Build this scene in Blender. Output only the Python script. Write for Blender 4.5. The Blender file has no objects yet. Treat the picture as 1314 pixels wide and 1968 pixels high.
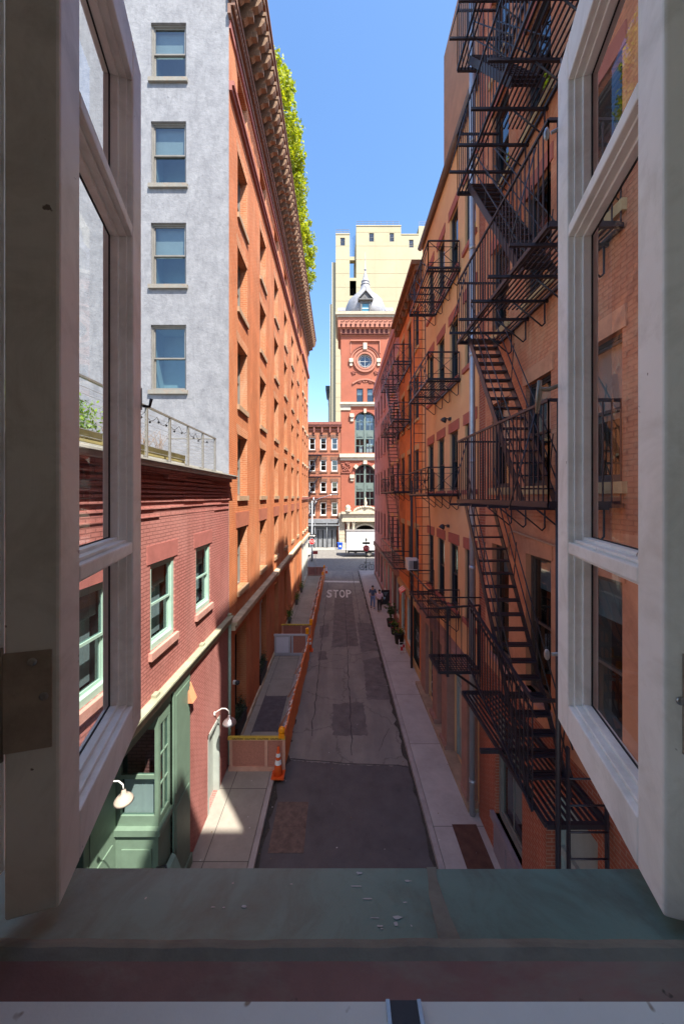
import bpy, bmesh, math, random
from mathutils import Vector, Matrix
R = math.radians
PI = math.pi
rnd = random.Random(11)
scene = bpy.context.scene
COL = scene.collection
H = 8.8            # eye height above the street

# ------------------------------------------------------------------ materials
MATS = {}

def _nt(name):
    m = bpy.data.materials.new(name)
    m.use_nodes = True
    nt = m.node_tree
    b = nt.nodes['Principled BSDF']
    return m, nt, b

def _noise(nt, scale, detail=6, rough=.6, vec=None, dist=0):
    n = nt.nodes.new('ShaderNodeTexNoise')
    n.inputs['Scale'].default_value = scale
    n.inputs['Detail'].default_value = detail
    n.inputs['Roughness'].default_value = rough
    n.inputs['Distortion'].default_value = dist
    if vec is not None:
        nt.links.new(vec, n.inputs['Vector'])
    return n

def _range(nt, sock, a, b, c=0., d=1.):
    n = nt.nodes.new('ShaderNodeMapRange')
    for k, v in zip(('From Min', 'From Max', 'To Min', 'To Max'), (a, b, c, d)):
        n.inputs[k].default_value = v
    nt.links.new(sock, n.inputs['Value'])
    return n.outputs['Result']

def _mix(nt, fac, a, b, mode='MIX'):
    n = nt.nodes.new('ShaderNodeMix')
    n.data_type = 'RGBA'
    n.blend_type = mode
    def put(i, v):
        if isinstance(v, (tuple, list)):
            n.inputs[i].default_value = (v[0], v[1], v[2], 1)
        else:
            nt.links.new(v, n.inputs[i])
    if isinstance(fac, (int, float)):
        n.inputs[0].default_value = fac
    else:
        nt.links.new(fac, n.inputs[0])
    put(6, a); put(7, b)
    return n.outputs[2]

def _bump(nt, bsdf, sock, strength, dist, prev=None):
    n = nt.nodes.new('ShaderNodeBump')
    n.inputs['Strength'].default_value = strength
    n.inputs['Distance'].default_value = dist
    nt.links.new(sock, n.inputs['Height'])
    if prev is not None:
        nt.links.new(prev, n.inputs['Normal'])
    nt.links.new(n.outputs['Normal'], bsdf.inputs['Normal'])
    return n.outputs['Normal']

def _coord(nt, kind='Object'):
    t = nt.nodes.new('ShaderNodeTexCoord')
    return t.outputs[kind]

def _scaled(nt, vec, s):
    m = nt.nodes.new('ShaderNodeMapping')
    m.inputs['Scale'].default_value = s
    nt.links.new(vec, m.inputs['Vector'])
    return m.outputs['Vector']

def paint(name, col, rough=.6, var=.18, scale=3., bump=.1, bscale=40., metal=0., col2=None, dist=.004,
          stain=None, stain_amt=.5, stain_scale=1.5, stain_stretch=(1, 1, 1), spec=.4, chips=None, chip_at=.66, chip_scale=30, bstretch=None):
    """painted / plain surface: base colour, mottling, optional stain colour, optional chipped spots"""
    if name in MATS: return MATS[name]
    m, nt, b = _nt(name)
    v = _coord(nt)
    n1 = _noise(nt, scale, 8, .65, v)
    f = _range(nt, n1.outputs['Fac'], .3, .7)
    lo = tuple(c * (1 - var) for c in col)
    hi = col2 if col2 else tuple(min(1, c * (1 + var)) for c in col)
    c = _mix(nt, f, lo, hi)
    if stain:
        vs = _scaled(nt, v, stain_stretch)
        n3 = _noise(nt, stain_scale, 9, .7, vs, .6)
        c = _mix(nt, _range(nt, n3.outputs['Fac'], .46, .72, 0, stain_amt), c, stain)
    if chips:
        n4 = _noise(nt, chip_scale, 3, .5, v)
        c = _mix(nt, _range(nt, n4.outputs['Fac'], chip_at, chip_at + .02), c, chips)
    nt.links.new(c, b.inputs['Base Color'])
    b.inputs['Roughness'].default_value = rough
    b.inputs['Metallic'].default_value = metal
    b.inputs['Specular IOR Level'].default_value = spec
    n2 = _noise(nt, bscale, 6, .7, _scaled(nt, v, bstretch) if bstretch else v)
    if bump: _bump(nt, b, n2.outputs['Fac'], bump, dist)
    MATS[name] = m
    return m

def brick(name, c1, c2, mortar, bw=.21, bh=.072, ms=.009, rough=.85, stain=None, stain_amt=.5, stain_scale=.5,
          bump=.6, wob=0., mottle=.25, dist=.012, stretch=(1, 1, .35)):
    if name in MATS: return MATS[name]
    m, nt, b = _nt(name)
    uv = _coord(nt, 'UV')
    v = _coord(nt)
    if wob:
        nz = _noise(nt, 1.6, 3, .5, uv)
        vm = nt.nodes.new('ShaderNodeVectorMath'); vm.operation = 'MULTIPLY_ADD'
        nt.links.new(nz.outputs['Color'], vm.inputs[0])
        vm.inputs[1].default_value = (wob, wob, 0)
        nt.links.new(uv, vm.inputs[2])
        uv = vm.outputs[0]
    t = nt.nodes.new('ShaderNodeTexBrick')
    nt.links.new(uv, t.inputs['Vector'])
    t.inputs['Color1'].default_value = (*c1, 1)
    t.inputs['Color2'].default_value = (*c2, 1)
    t.inputs['Mortar'].default_value = (*mortar, 1)
    t.inputs['Scale'].default_value = 1
    t.inputs['Mortar Size'].default_value = ms
    t.inputs['Mortar Smooth'].default_value = .3
    t.inputs['Bias'].default_value = 0
    t.inputs['Brick Width'].default_value = bw
    t.inputs['Row Height'].default_value = bh
    n1 = _noise(nt, .9, 9, .7, v)
    c = _mix(nt, mottle * 1.2, t.outputs['Color'], _mix(nt, _range(nt, n1.outputs['Fac'], .3, .7), tuple(x * .55 for x in c1), tuple(min(1, x * 1.5) for x in c2)))
    if stain:
        n3 = _noise(nt, stain_scale, 8, .7, _scaled(nt, v, stretch), .8)
        c = _mix(nt, _range(nt, n3.outputs['Fac'], .45, .7, 0, stain_amt), c, stain)
    n5 = _noise(nt, .9, 8, .7, _scaled(nt, v, (1, 1, .14)), .4)      # weather streaks running down the wall
    c = _mix(nt, _range(nt, n5.outputs['Fac'], .5, .72, 0, .55), c, tuple(x * .55 for x in c2))
    n6 = _noise(nt, 7, 5, .8, v)
    c = _mix(nt, _range(nt, n6.outputs['Fac'], .6, .74, 0, .5), c, tuple(min(1, x * 1.25 + .06) for x in c1))
    nt.links.new(c, b.inputs['Base Color'])
    b.inputs['Roughness'].default_value = rough
    b.inputs['Specular IOR Level'].default_value = .25
    n2 = _noise(nt, 30, 6, .7, v)
    p = _bump(nt, b, n2.outputs['Fac'], .25, .006)
    inv = _range(nt, t.outputs['Fac'], 0, 1, 1, 0)
    _bump(nt, b, inv, bump, dist, p)
    MATS[name] = m
    return m

def glass(name, tint=(.9, .95, .95), dark=.25, rough=.02, ior=1.5):
    """thin pane: fresnel reflection over a lightly tinted see-through sheet"""
    if name in MATS: return MATS[name]
    m, nt, b = _nt(name)
    nt.nodes.remove(b)
    out = nt.nodes['Material Output']
    tr = nt.nodes.new('ShaderNodeBsdfTransparent'); tr.inputs['Color'].default_value = (*[t * (1 - dark) for t in tint], 1)
    gl = nt.nodes.new('ShaderNodeBsdfGlossy'); gl.inputs['Roughness'].default_value = rough
    gl.inputs['Color'].default_value = (.9, .95, 1, 1)
    fr = nt.nodes.new('ShaderNodeFresnel')
    ge = nt.nodes.new('ShaderNodeNewGeometry')      # a thin sheet reflects the same from both sides
    nt.links.new(_range(nt, ge.outputs['Backfacing'], 0, 1, ior, 1 / ior), fr.inputs['IOR'])
    bp = nt.nodes.new('ShaderNodeBump'); bp.inputs['Strength'].default_value = .03; bp.inputs['Distance'].default_value = .02
    nz = _noise(nt, 1.5, 2, .5, _coord(nt))
    nt.links.new(nz.outputs['Fac'], bp.inputs['Height'])
    nt.links.new(bp.outputs['Normal'], gl.inputs['Normal'])
    mx = nt.nodes.new('ShaderNodeMixShader')
    nt.links.new(fr.outputs[0], mx.inputs[0]); nt.links.new(tr.outputs[0], mx.inputs[1]); nt.links.new(gl.outputs[0], mx.inputs[2])
    nt.links.new(mx.outputs[0], out.inputs['Surface'])
    MATS[name] = m
    return m

def leaf(name, c1, c2, trans=.45):
    if name in MATS: return MATS[name]
    m, nt, b = _nt(name)
    out = nt.nodes['Material Output']
    oi = nt.nodes.new('ShaderNodeNewGeometry')
    c = _mix(nt, oi.outputs['Random Per Island'], c1, c2)
    nt.links.new(c, b.inputs['Base Color'])
    b.inputs['Roughness'].default_value = .55
    tl = nt.nodes.new('ShaderNodeBsdfTranslucent')
    nt.links.new(c, tl.inputs['Color'])
    mx = nt.nodes.new('ShaderNodeMixShader'); mx.inputs[0].default_value = trans
    nt.links.new(b.outputs[0], mx.inputs[1]); nt.links.new(tl.outputs[0], mx.inputs[2])
    nt.links.new(mx.outputs[0], out.inputs['Surface'])
    MATS[name] = m
    return m

# ------------------------------------------------------------------ mesh helper
class Fr:
    """facade frame: origin o, along-direction u, outward normal n; P(u, z, out)"""
    def __init__(s, o, u, n):
        s.o, s.u, s.n = Vector(o), Vector(u), Vector(n)
    def P(s, u, v, w=0.):
        return s.o + s.u * u + s.n * w + Vector((0, 0, v))
    def rot(s):                        # rotation that turns a mesh facing -Y into one facing n
        return math.atan2(s.n.x, -s.n.y)

def FL(x): return Fr((x, 0, 0), (0, 1, 0), (1, 0, 0))     # left side of the street, faces +X, u = Y
def FRt(x): return Fr((x, 0, 0), (0, 1, 0), (-1, 0, 0))   # right side, faces -X, u = Y
def FF(y): return Fr((0, y, 0), (1, 0, 0), (0, -1, 0))    # faces the camera, u = X

class MB:
    def __init__(s):
        s.v, s.f, s.m, s.sm = [], [], [], []
    def poly(s, pts, m=0, sm=False):
        i = len(s.v)
        s.v += [Vector(p) for p in pts]
        s.f.append(tuple(range(i, i + len(pts)))); s.m.append(m); s.sm.append(sm)
    def hexa(s, p, m=0):               # p: 8 corners, bottom 0-3, top 4-7
        i = len(s.v)
        s.v += [Vector(q) for q in p]
        for a in ((3, 2, 1, 0), (4, 5, 6, 7), (0, 1, 5, 4), (1, 2, 6, 5), (2, 3, 7, 6), (3, 0, 4, 7)):
            s.f.append(tuple(i + k for k in a)); s.m.append(m); s.sm.append(False)
    def box(s, x0, x1, y0, y1, z0, z1, m=0):
        s.hexa([(x0, y0, z0), (x1, y0, z0), (x1, y1, z0), (x0, y1, z0), (x0, y0, z1), (x1, y0, z1), (x1, y1, z1), (x0, y1, z1)], m)
    def fbox(s, fr, u0, u1, v0, v1, w0, w1, m=0):
        P = fr.P
        s.hexa([P(u0, v0, w0), P(u1, v0, w0), P(u1, v0, w1), P(u0, v0, w1), P(u0, v1, w0), P(u1, v1, w0), P(u1, v1, w1), P(u0, v1, w1)], m)
    def bar(s, a, b, w, h=None, m=0, up=(0, 0, 1)):
        """rectangular bar from a to b, w across, h along up"""
        a, b = Vector(a), Vector(b); h = h or w
        d = (b - a).normalized(); up = Vector(up)
        if abs(d.dot(up)) > .97: up = Vector((0, 1, 0))
        x = d.cross(up).normalized(); y = x.cross(d).normalized()
        x *= w / 2; y *= h / 2
        s.hexa([a - x - y, a + x - y, b + x - y, b - x - y, a - x + y, a + x + y, b + x + y, b - x + y], m)
    def tube(s, pts, r, m=0, n=8, cap=True, sm=True):
        pts = [Vector(p) for p in pts]
        rs = r if isinstance(r, (list, tuple)) else [r] * len(pts)
        base = len(s.v); prev = None
        for k, p in enumerate(pts):
            if k == 0: d = pts[1] - p
            elif k == len(pts) - 1: d = p - pts[k - 1]
            else: d = (pts[k + 1] - p).normalized() + (p - pts[k - 1]).normalized()
            d.normalize()
            if prev is None:
                ref = Vector((0, 0, 1)) if abs(d.z) < .9 else Vector((1, 0, 0))
                x = d.cross(ref).normalized()
            else:
                x = (prev - d * prev.dot(d)).normalized()
            prev = x; y = d.cross(x)
            for j in range(n):
                a = 2 * PI * j / n
                s.v.append(p + (x * math.cos(a) + y * math.sin(a)) * rs[k])
        for k in range(len(pts) - 1):
            for j in range(n):
                s.f.append((base + k * n + j, base + k * n + (j + 1) % n, base + (k + 1) * n + (j + 1) % n, base + (k + 1) * n + j))
                s.m.append(m); s.sm.append(sm)
        if cap:
            s.f.append(tuple(base + j for j in reversed(range(n)))); s.m.append(m); s.sm.append(False)
            e = base + (len(pts) - 1) * n
            s.f.append(tuple(e + j for j in range(n))); s.m.append(m); s.sm.append(False)
    def lathe(s, c, prof, n=16, m=0, sm=True, ax=None, close=True):
        """prof: (r, h) pairs along axis ax (default z) from c"""
        c = Vector(c); ax = Vector(ax or (0, 0, 1)).normalized()
        ref = Vector((1, 0, 0)) if abs(ax.x) < .9 else Vector((0, 1, 0))
        x = ax.cross(ref).normalized(); y = ax.cross(x)
        base = len(s.v)
        for r, h in prof:
            for j in range(n):
                a = 2 * PI * (j + .5) / n
                s.v.append(c + ax * h + (x * math.cos(a) + y * math.sin(a)) * max(r, 1e-4))
        for k in range(len(prof) - 1):
            for j in range(n):
                s.f.append((base + k * n + j, base + k * n + (j + 1) % n, base + (k + 1) * n + (j + 1) % n, base + (k + 1) * n + j))
                s.m.append(m); s.sm.append(sm)
        if close:
            s.f.append(tuple(base + j for j in reversed(range(n)))); s.m.append(m); s.sm.append(False)
            e = base + (len(prof) - 1) * n
            s.f.append(tuple(e + j for j in range(n))); s.m.append(m); s.sm.append(False)
    def ball(s, c, r, m=0, n=10, sq=(1, 1, 1)):
        c = Vector(c); base = len(s.v); k = n // 2 + 1
        for i in range(k + 1):
            t = PI * i / k
            for j in range(n):
                a = 2 * PI * j / n
                s.v.append(c + Vector((math.sin(t) * math.cos(a) * r * sq[0], math.sin(t) * math.sin(a) * r * sq[1], math.cos(t) * r * sq[2])))
        for i in range(k):
            for j in range(n):
                s.f.append((base + i * n + j, base + (i + 1) * n + j, base + (i + 1) * n + (j + 1) % n, base + i * n + (j + 1) % n))
                s.m.append(m); s.sm.append(True)
    def leaves(s, pts, size, m=0, up=.3):
        for p in pts:
            a = Vector((rnd.gauss(0, 1), rnd.gauss(0, 1), rnd.gauss(0, 1) + up)).normalized()
            b = a.cross(Vector((rnd.gauss(0, 1), rnd.gauss(0, 1), rnd.gauss(0, 1)))).normalized()
            c = a.cross(b); z = size * rnd.uniform(.6, 1.3); p = Vector(p)
            s.poly([p - b * z, p - c * z * .45, p + b * z, p + c * z * .45], m)
    def wall(s, fr, u0, u1, v0, v1, holes=(), rec=.15, m=0, mr=None, md=None, room=.7):
        """flat wall on frame fr with rectangular openings (u0,u1,v0,v1[,rec]); reveals mr, dark room behind md"""
        mr = m if mr is None else mr
        us = sorted({u0, u1, *[min(max(h[k], u0), u1) for h in holes for k in (0, 1)]})
        vs = sorted({v0, v1, *[min(max(h[k], v0), v1) for h in holes for k in (2, 3)]})
        for i in range(len(us) - 1):
            for j in range(len(vs) - 1):
                cu, cv = (us[i] + us[i + 1]) / 2, (vs[j] + vs[j + 1]) / 2
                if any(h[0] < cu < h[1] and h[2] < cv < h[3] for h in holes): continue
                s.poly([fr.P(us[i], vs[j]), fr.P(us[i + 1], vs[j]), fr.P(us[i + 1], vs[j + 1]), fr.P(us[i], vs[j + 1])], m)
        for h in holes:
            a, b, c, d = h[:4]; r = h[4] if len(h) > 4 else rec
            def ring(w0, w1, mm):
                for p, q in (((a, c), (b, c)), ((b, c), (b, d)), ((b, d), (a, d)), ((a, d), (a, c))):
                    s.poly([fr.P(*p, w0), fr.P(*q, w0), fr.P(*q, w1), fr.P(*p, w1)], mm)
            ring(0, -r, mr)
            if md is not None:
                ring(-r, -r - room, md)
                s.poly([fr.P(a, c, -r - room), fr.P(b, c, -r - room), fr.P(b, d, -r - room), fr.P(a, d, -r - room)], md)
    def mesh(s, name, mats, off=Vector((0, 0, 0))):
        me = bpy.data.meshes.new(name)
        me.from_pydata([tuple(p - off) for p in s.v], [], s.f)
        for mt in mats: me.materials.append(mt)
        me.polygons.foreach_set('material_index', s.m)
        me.polygons.foreach_set('use_smooth', s.sm)
        uv = me.uv_layers.new(name='UVMap').data
        vs = me.vertices
        for p in me.polygons:
            n = p.normal; ax = max(range(3), key=lambda k: abs(n[k]))
            for li in p.loop_indices:
                q = vs[me.loops[li].vertex_index].co
                uv[li].uv = (q.y, q.z) if ax == 0 else ((q.x, q.z) if ax == 1 else (q.x, q.y))
        me.update()
        return me

def wloc(o):
    p = Vector((0, 0, 0))
    while o is not None:
        p += o.location; o = o.parent
    return p

def obj(name, mb, mats, parent=None, bevel=0., origin=None):
    """ONE mesh object; vertices are given in world space"""
    if not isinstance(mats, (list, tuple)): mats = [mats]
    off = Vector(origin) if origin is not None else (wloc(parent) if parent else Vector((0, 0, 0)))
    me = mb.mesh(name, mats, off) if isinstance(mb, MB) else mb
    o = bpy.data.objects.new(name, me)
    COL.objects.link(o)
    if parent: o.parent = parent
    o.location = off - (wloc(parent) if parent else Vector((0, 0, 0)))
    if bevel:
        b = o.modifiers.new('Bevel', 'BEVEL'); b.width = bevel; b.segments = 2; b.limit_method = 'ANGLE'
    return o

def thing(name, label, cat, loc=(0, 0, 0), group=None):
    o = bpy.data.objects.new(name, None)
    COL.objects.link(o); o.location = loc; o.empty_display_size = .2
    o['label'] = label; o['category'] = cat
    if group: o['group'] = group
    return o

def tag(o, label, cat, group=None):
    o['label'] = label; o['category'] = cat
    if group: o['group'] = group
    return o

def struct(name, mb, mats, kind='structure'):
    o = obj(name, mb, mats); o['kind'] = kind
    return o

def inst(name, me, parent, loc, rz=0., scale=None):
    """object that shares mesh data, at a world place below parent"""
    o = bpy.data.objects.new(name, me); COL.objects.link(o)
    o.parent = parent
    o.location = Vector(loc) - (wloc(parent) if parent else Vector((0, 0, 0)))
    o.rotation_euler = (0, 0, rz)
    if scale: o.scale = scale
    return o

def dup(o, parent=None, loc=None, rz=None):
    c = o.copy(); COL.objects.link(c)
    if parent: c.parent = parent
    if loc is not None: c.location = loc
    if rz is not None: c.rotation_euler = (0, 0, rz)
    for ch in list(o.children): dup(ch, c)
    return c

_WM = {}
def sash_meshes(w, h, rec, fm, style='double', fw=.055, sill=None, sillh=.14, sillp=.1, silllip=.08, blind=0., cols=1, key=''):
    """meshes of a sash window, opening w x h, facing -Y, origin bottom centre on the wall plane"""
    k = (w, h, rec, style, fw, sillh, sillp, silllip, blind, cols, fm.name, sill.name if sill else '')
    if k in _WM: return _WM[k]
    f = MB(); p = MB(); y = rec
    x0, x1 = -w / 2, w / 2
    f.box(x0, x0 + fw, y - .03, y + .09, 0, h); f.box(x1 - fw, x1, y - .03, y + .09, 0, h)
    f.box(x0 + fw, x1 - fw, y - .028, y + .09, h - fw, h); f.box(x0 + fw, x1 - fw, y - .04, y + .09, 0, fw * 1.2)
    a0, a1, c0, c1 = x0 + fw, x1 - fw, fw * 1.2, h - fw
    mid = (c0 + c1) / 2
    r = .04
    def sash(z0, z1, yy):
        f.box(a0, a0 + r, yy, yy + .035, z0, z1); f.box(a1 - r, a1, yy, yy + .035, z0, z1)
        f.box(a0 + r, a1 - r, yy + .001, yy + .034, z0, z0 + r * 1.15); f.box(a0 + r, a1 - r, yy + .001, yy + .034, z1 - r, z1)
        for c in range(1, cols):
            xx = a0 + (a1 - a0) * c / cols
            f.box(xx - .012, xx + .012, yy + .004, yy + .03, z0 + r * 1.15, z1 - r)
        p.poly([(a0 + r, yy + .018, z0 + r), (a1 - r, yy + .018, z0 + r), (a1 - r, yy + .018, z1 - r), (a0 + r, yy + .018, z1 - r)])
    if style == 'double':
        sash(mid - .02, c1, y); sash(c0, mid + .02, y + .038)
    else:
        sash(c0, c1, y + .01)
    s = None
    if sill:
        s = MB(); s.box(x0 - silllip, x1 + silllip, -sillp, rec, -sillh, -.002)
        s = s.mesh('sill', [sill])
    b = None
    if blind:
        b = MB()
        b.box(a0, a1, y + .13, y + .14, c0 + (c1 - c0) * (1 - blind), c1)
        b = b.mesh('blind', [paint('window shade fabric', (.34, .37, .35), .8, .08)])
    out = (f.mesh('window', [fm]), p.mesh('pane', [glass('window glass')]), s, b)
    _WM[k] = out
    return out

def sash_window(parent, fr, u, v, w, h, rec, fm, **kw):
    f, p, s, b = sash_meshes(w, h, rec, fm, **kw)
    o = inst('window', f, parent, fr.P(u + w / 2, v), fr.rot())
    for nm, me in (('pane', p), ('sill', s), ('blind', b)):
        if me is not None:
            c = bpy.data.objects.new(nm, me); COL.objects.link(c); c.parent = o
    return o

def text_obj(body, size, mat, parent=None, thick=.002, sx=1., sy=1., name='lettering', space=1., bold=0.):
    cu = bpy.data.curves.new('t', 'FONT'); cu.body = body; cu.size = size; cu.align_x = 'CENTER'; cu.align_y = 'CENTER'
    cu.space_character = space
    cu.extrude = thick / 2; cu.offset = bold
    t = bpy.data.objects.new('t', cu); COL.objects.link(t)
    dg = bpy.context.evaluated_depsgraph_get(); dg.update()
    me = bpy.data.meshes.new_from_object(t.evaluated_get(dg))
    bpy.data.objects.remove(t); bpy.data.curves.remove(cu)
    for v in me.vertices: v.co.x *= sx; v.co.y *= sy
    me.materials.clear(); me.materials.append(mat); me.name = name
    o = bpy.data.objects.new(name, me); COL.objects.link(o)
    if parent: o.parent = parent
    return o
# ------------------------------------------------------------------ palette
IRON = paint('black iron paint', (.018, .016, .024), .42, .3, 8, .25, 120, spec=.5, stain=(.045, .024, .018), stain_amt=.22, stain_scale=9)
WGLASS = glass('window glass', (.75, .88, .92), .3, .02, 1.95)
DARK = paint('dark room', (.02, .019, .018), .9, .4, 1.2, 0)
STONE = paint('weathered beige stone', (.52, .44, .31), .85, .2, 2.5, .4, 25, stain=(.2, .16, .11), stain_amt=.6)
BROWNSTONE = paint('brown sandstone', (.2, .105, .07), .85, .22, 3, .4, 30, stain=(.08, .045, .035), stain_amt=.6)
GREEN = paint('sage green paint', (.14, .21, .155), .5, .1, 4, .12, 50, stain=(.09, .13, .1), stain_amt=.3)
SASHGREEN = paint('pale green sash paint', (.33, .48, .4), .5, .1, 4, .1, 50)
CREAMSASH = paint('cream sash paint', (.6, .62, .52), .5, .1, 4, .1, 50)
DKFRAME = paint('dark window paint', (.035, .035, .04), .45, .2, 5, .1, 60)
GREYFRAME = paint('grey window paint', (.19, .18, .16), .5, .15, 4, .15, 50)
GREYDOOR = paint('grey green door paint', (.3, .34, .315), .5, .1, 4, .12, 60)
WHITE = paint('white paint', (.75, .74, .7), .5, .08, 4, .1, 50)
ORANGE = brick('orange brick', (.52, .165, .062), (.45, .135, .05), (.62, .34, .2), stain=(.6, .3, .16), stain_amt=.55, stain_scale=.7, mottle=.45)
ORANGE2 = brick('pink lintel stone', (.43, .15, .09), (.4, .13, .08), (.45, .2, .13), mottle=.5, bw=.05, bh=.04, ms=.006)
ORANGEREV = brick('pale reveal brick', (.5, .19, .08), (.42, .14, .06), (.6, .38, .24), stain=(.6, .42, .28), stain_amt=.6, stain_scale=1.3)
STUCCO = paint('grey scratched stucco', (.205, .21, .228), .9, .1, 2.2, .6, 9, dist=.03, stain=(.1, .103, .115), stain_amt=.5, stain_scale=4.2, stain_stretch=(1.3, 1, .6), col2=(.27, .275, .29), chips=(.12, .122, .135), chip_at=.7, chip_scale=9)
RED = brick('painted red brick', (.45, .175, .15), (.4, .15, .128), (.19, .06, .052), stain=(.52, .26, .225), stain_amt=.5, wob=.03, bump=1., dist=.025, mottle=.3, ms=.011)
REDSMOOTH = paint('red painted stone', (.37, .13, .11), .8, .15, 3, .3, 30)
PINKSILL = paint('pink painted sill', (.5, .27, .22), .8, .15, 5, .3, 30, stain=(.3, .1, .08), stain_amt=.5)
TERRA = paint('terracotta wall paint', (.6, .26, .14), .85, .16, 1.4, .5, 22, dist=.012, stain=(.28, .085, .05), stain_amt=.6, stain_scale=1.6)
RBRICK = brick('rough painted brick', (.58, .22, .115), (.5, .17, .09), (.4, .14, .08), wob=.02, bump=1., dist=.025, stain=(.66, .38, .22), stain_amt=.75, stain_scale=1.1, stretch=(1, 1, .8), mottle=.4)
BAREBRICK = brick('bare red brick', (.42, .11, .055), (.33, .08, .045), (.5, .36, .26), bump=.8, mottle=.4, stain=(.2, .06, .035), stain_amt=.5)
AMBER = paint('amber stucco', (.7, .38, .18), .88, .1, .9, .45, 18, dist=.012, stain=(.62, .31, .19), stain_amt=.55, stain_scale=.5, col2=(.74, .43, .21))
LINTEL = paint('red lintel paint', (.36, .105, .075), .8, .12, 4, .3, 30)
DEEP = paint('deep orange stucco', (.66, .22, .07), .85, .16, 1, .4, 18, dist=.01, stain=(.3, .08, .03), stain_amt=.6, stain_scale=.7)
PURPLE = paint('mauve painted wall', (.48, .23, .22), .85, .15, 1, .4, 16, dist=.01, stain=(.36, .16, .16), stain_amt=.5, stain_scale=.8)
BUFF = paint('buff stone', (.5, .33, .16), .85, .2, 3, .3, 25)
METAL = paint('galvanised metal', (.55, .56, .58), .35, .12, 5, .1, 50, metal=.85)

# ------------------------------------------------------------------ ground
def asphalt():
    m, nt, b = _nt('street asphalt')
    v = _coord(nt)
    n1 = _noise(nt, .7, 10, .75, v); n2 = _noise(nt, 26, 4, .7, v); n3 = _noise(nt, .35, 5, .6, _scaled(nt, v, (2.6, .5, 1)), .5)
    c = _mix(nt, _range(nt, n1.outputs['Fac'], .3, .7), (.2, .18, .155), (.285, .258, .225))
    c = _mix(nt, _range(nt, n3.outputs['Fac'], .45, .65, 0, .6), c, (.15, .132, .13))
    c = _mix(nt, _range(nt, n2.outputs['Fac'], .62, .8, 0, .35), c, (.25, .23, .2))
    vo = nt.nodes.new('ShaderNodeTexVoronoi'); vo.feature = 'DISTANCE_TO_EDGE'; vo.inputs['Scale'].default_value = .42
    nd = _noise(nt, 1.1, 5, .6, v)
    vm = nt.nodes.new('ShaderNodeVectorMath'); vm.operation = 'MULTIPLY_ADD'
    nt.links.new(nd.outputs['Color'], vm.inputs[0]); vm.inputs[1].default_value = (1.3, 1.3, 0); nt.links.new(v, vm.inputs[2])
    nt.links.new(vm.outputs[0], vo.inputs['Vector'])
    c = _mix(nt, _range(nt, vo.outputs['Distance'], .0, .016, .4, 0), c, (.025, .022, .022))
    nt.links.new(c, b.inputs['Base Color']); b.inputs['Roughness'].default_value = .88
    b.inputs['Specular IOR Level'].default_value = .3
    _bump(nt, b, n2.outputs['Fac'], .5, .012)
    return m
ASPH = asphalt()
ASPHNEW = paint('fresh dark asphalt', (.1, .09, .09), .85, .25, 1.2, .5, 90, dist=.01, stain=(.13, .113, .108), stain_amt=.7, stain_scale=.8, chips=(.16, .15, .14), chip_at=.74, chip_scale=60)
ASPHPATCH = paint('patched asphalt', (.135, .118, .112), .85, .3, 2, .5, 60, dist=.01)
def paving(name, c1, c2, w, h):
    m, nt, b = _nt(name)
    v = _coord(nt)
    t = nt.nodes.new('ShaderNodeTexBrick'); nt.links.new(v, t.inputs['Vector'])
    t.offset = 0; t.inputs['Scale'].default_value = 1; t.inputs['Brick Width'].default_value = w; t.inputs['Row Height'].default_value = h
    t.inputs['Mortar Size'].default_value = .012; t.inputs['Color1'].default_value = (*c1, 1); t.inputs['Color2'].default_value = (*c2, 1)
    t.inputs['Mortar'].default_value = (c1[0] * .35, c1[1] * .35, c1[2] * .35, 1)
    n1 = _noise(nt, 1.1, 10, .75, v); n2 = _noise(nt, 40, 4, .7, v)
    c = _mix(nt, _range(nt, n1.outputs['Fac'], .35, .75, 0, .65), t.outputs['Color'], tuple(x * .5 for x in c1))
    c = _mix(nt, _range(nt, n2.outputs['Fac'], .6, .8, 0, .3), c, tuple(min(1, x * 1.7) for x in c1))
    nt.links.new(c, b.inputs['Base Color']); b.inputs['Roughness'].default_value = .9
    _bump(nt, b, n2.outputs['Fac'], .3, .006)
    return m
WALKL = paving('old left pavement', (.31, .275, .235), (.35, .315, .265), 3.2, 2.1)
WALKR = paving('right pavement concrete', (.49, .44, .4), (.45, .405, .37), 40, 3.1)
KERB = paint('kerb stone', (.36, .32, .3), .85, .2, 2, .4, 40)
COBBLE = brick('cobbled street', (.3, .28, .25), (.2, .185, .17), (.09, .085, .075), bw=.26, bh=.14, ms=.02, bump=.8, dist=.03)

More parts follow.
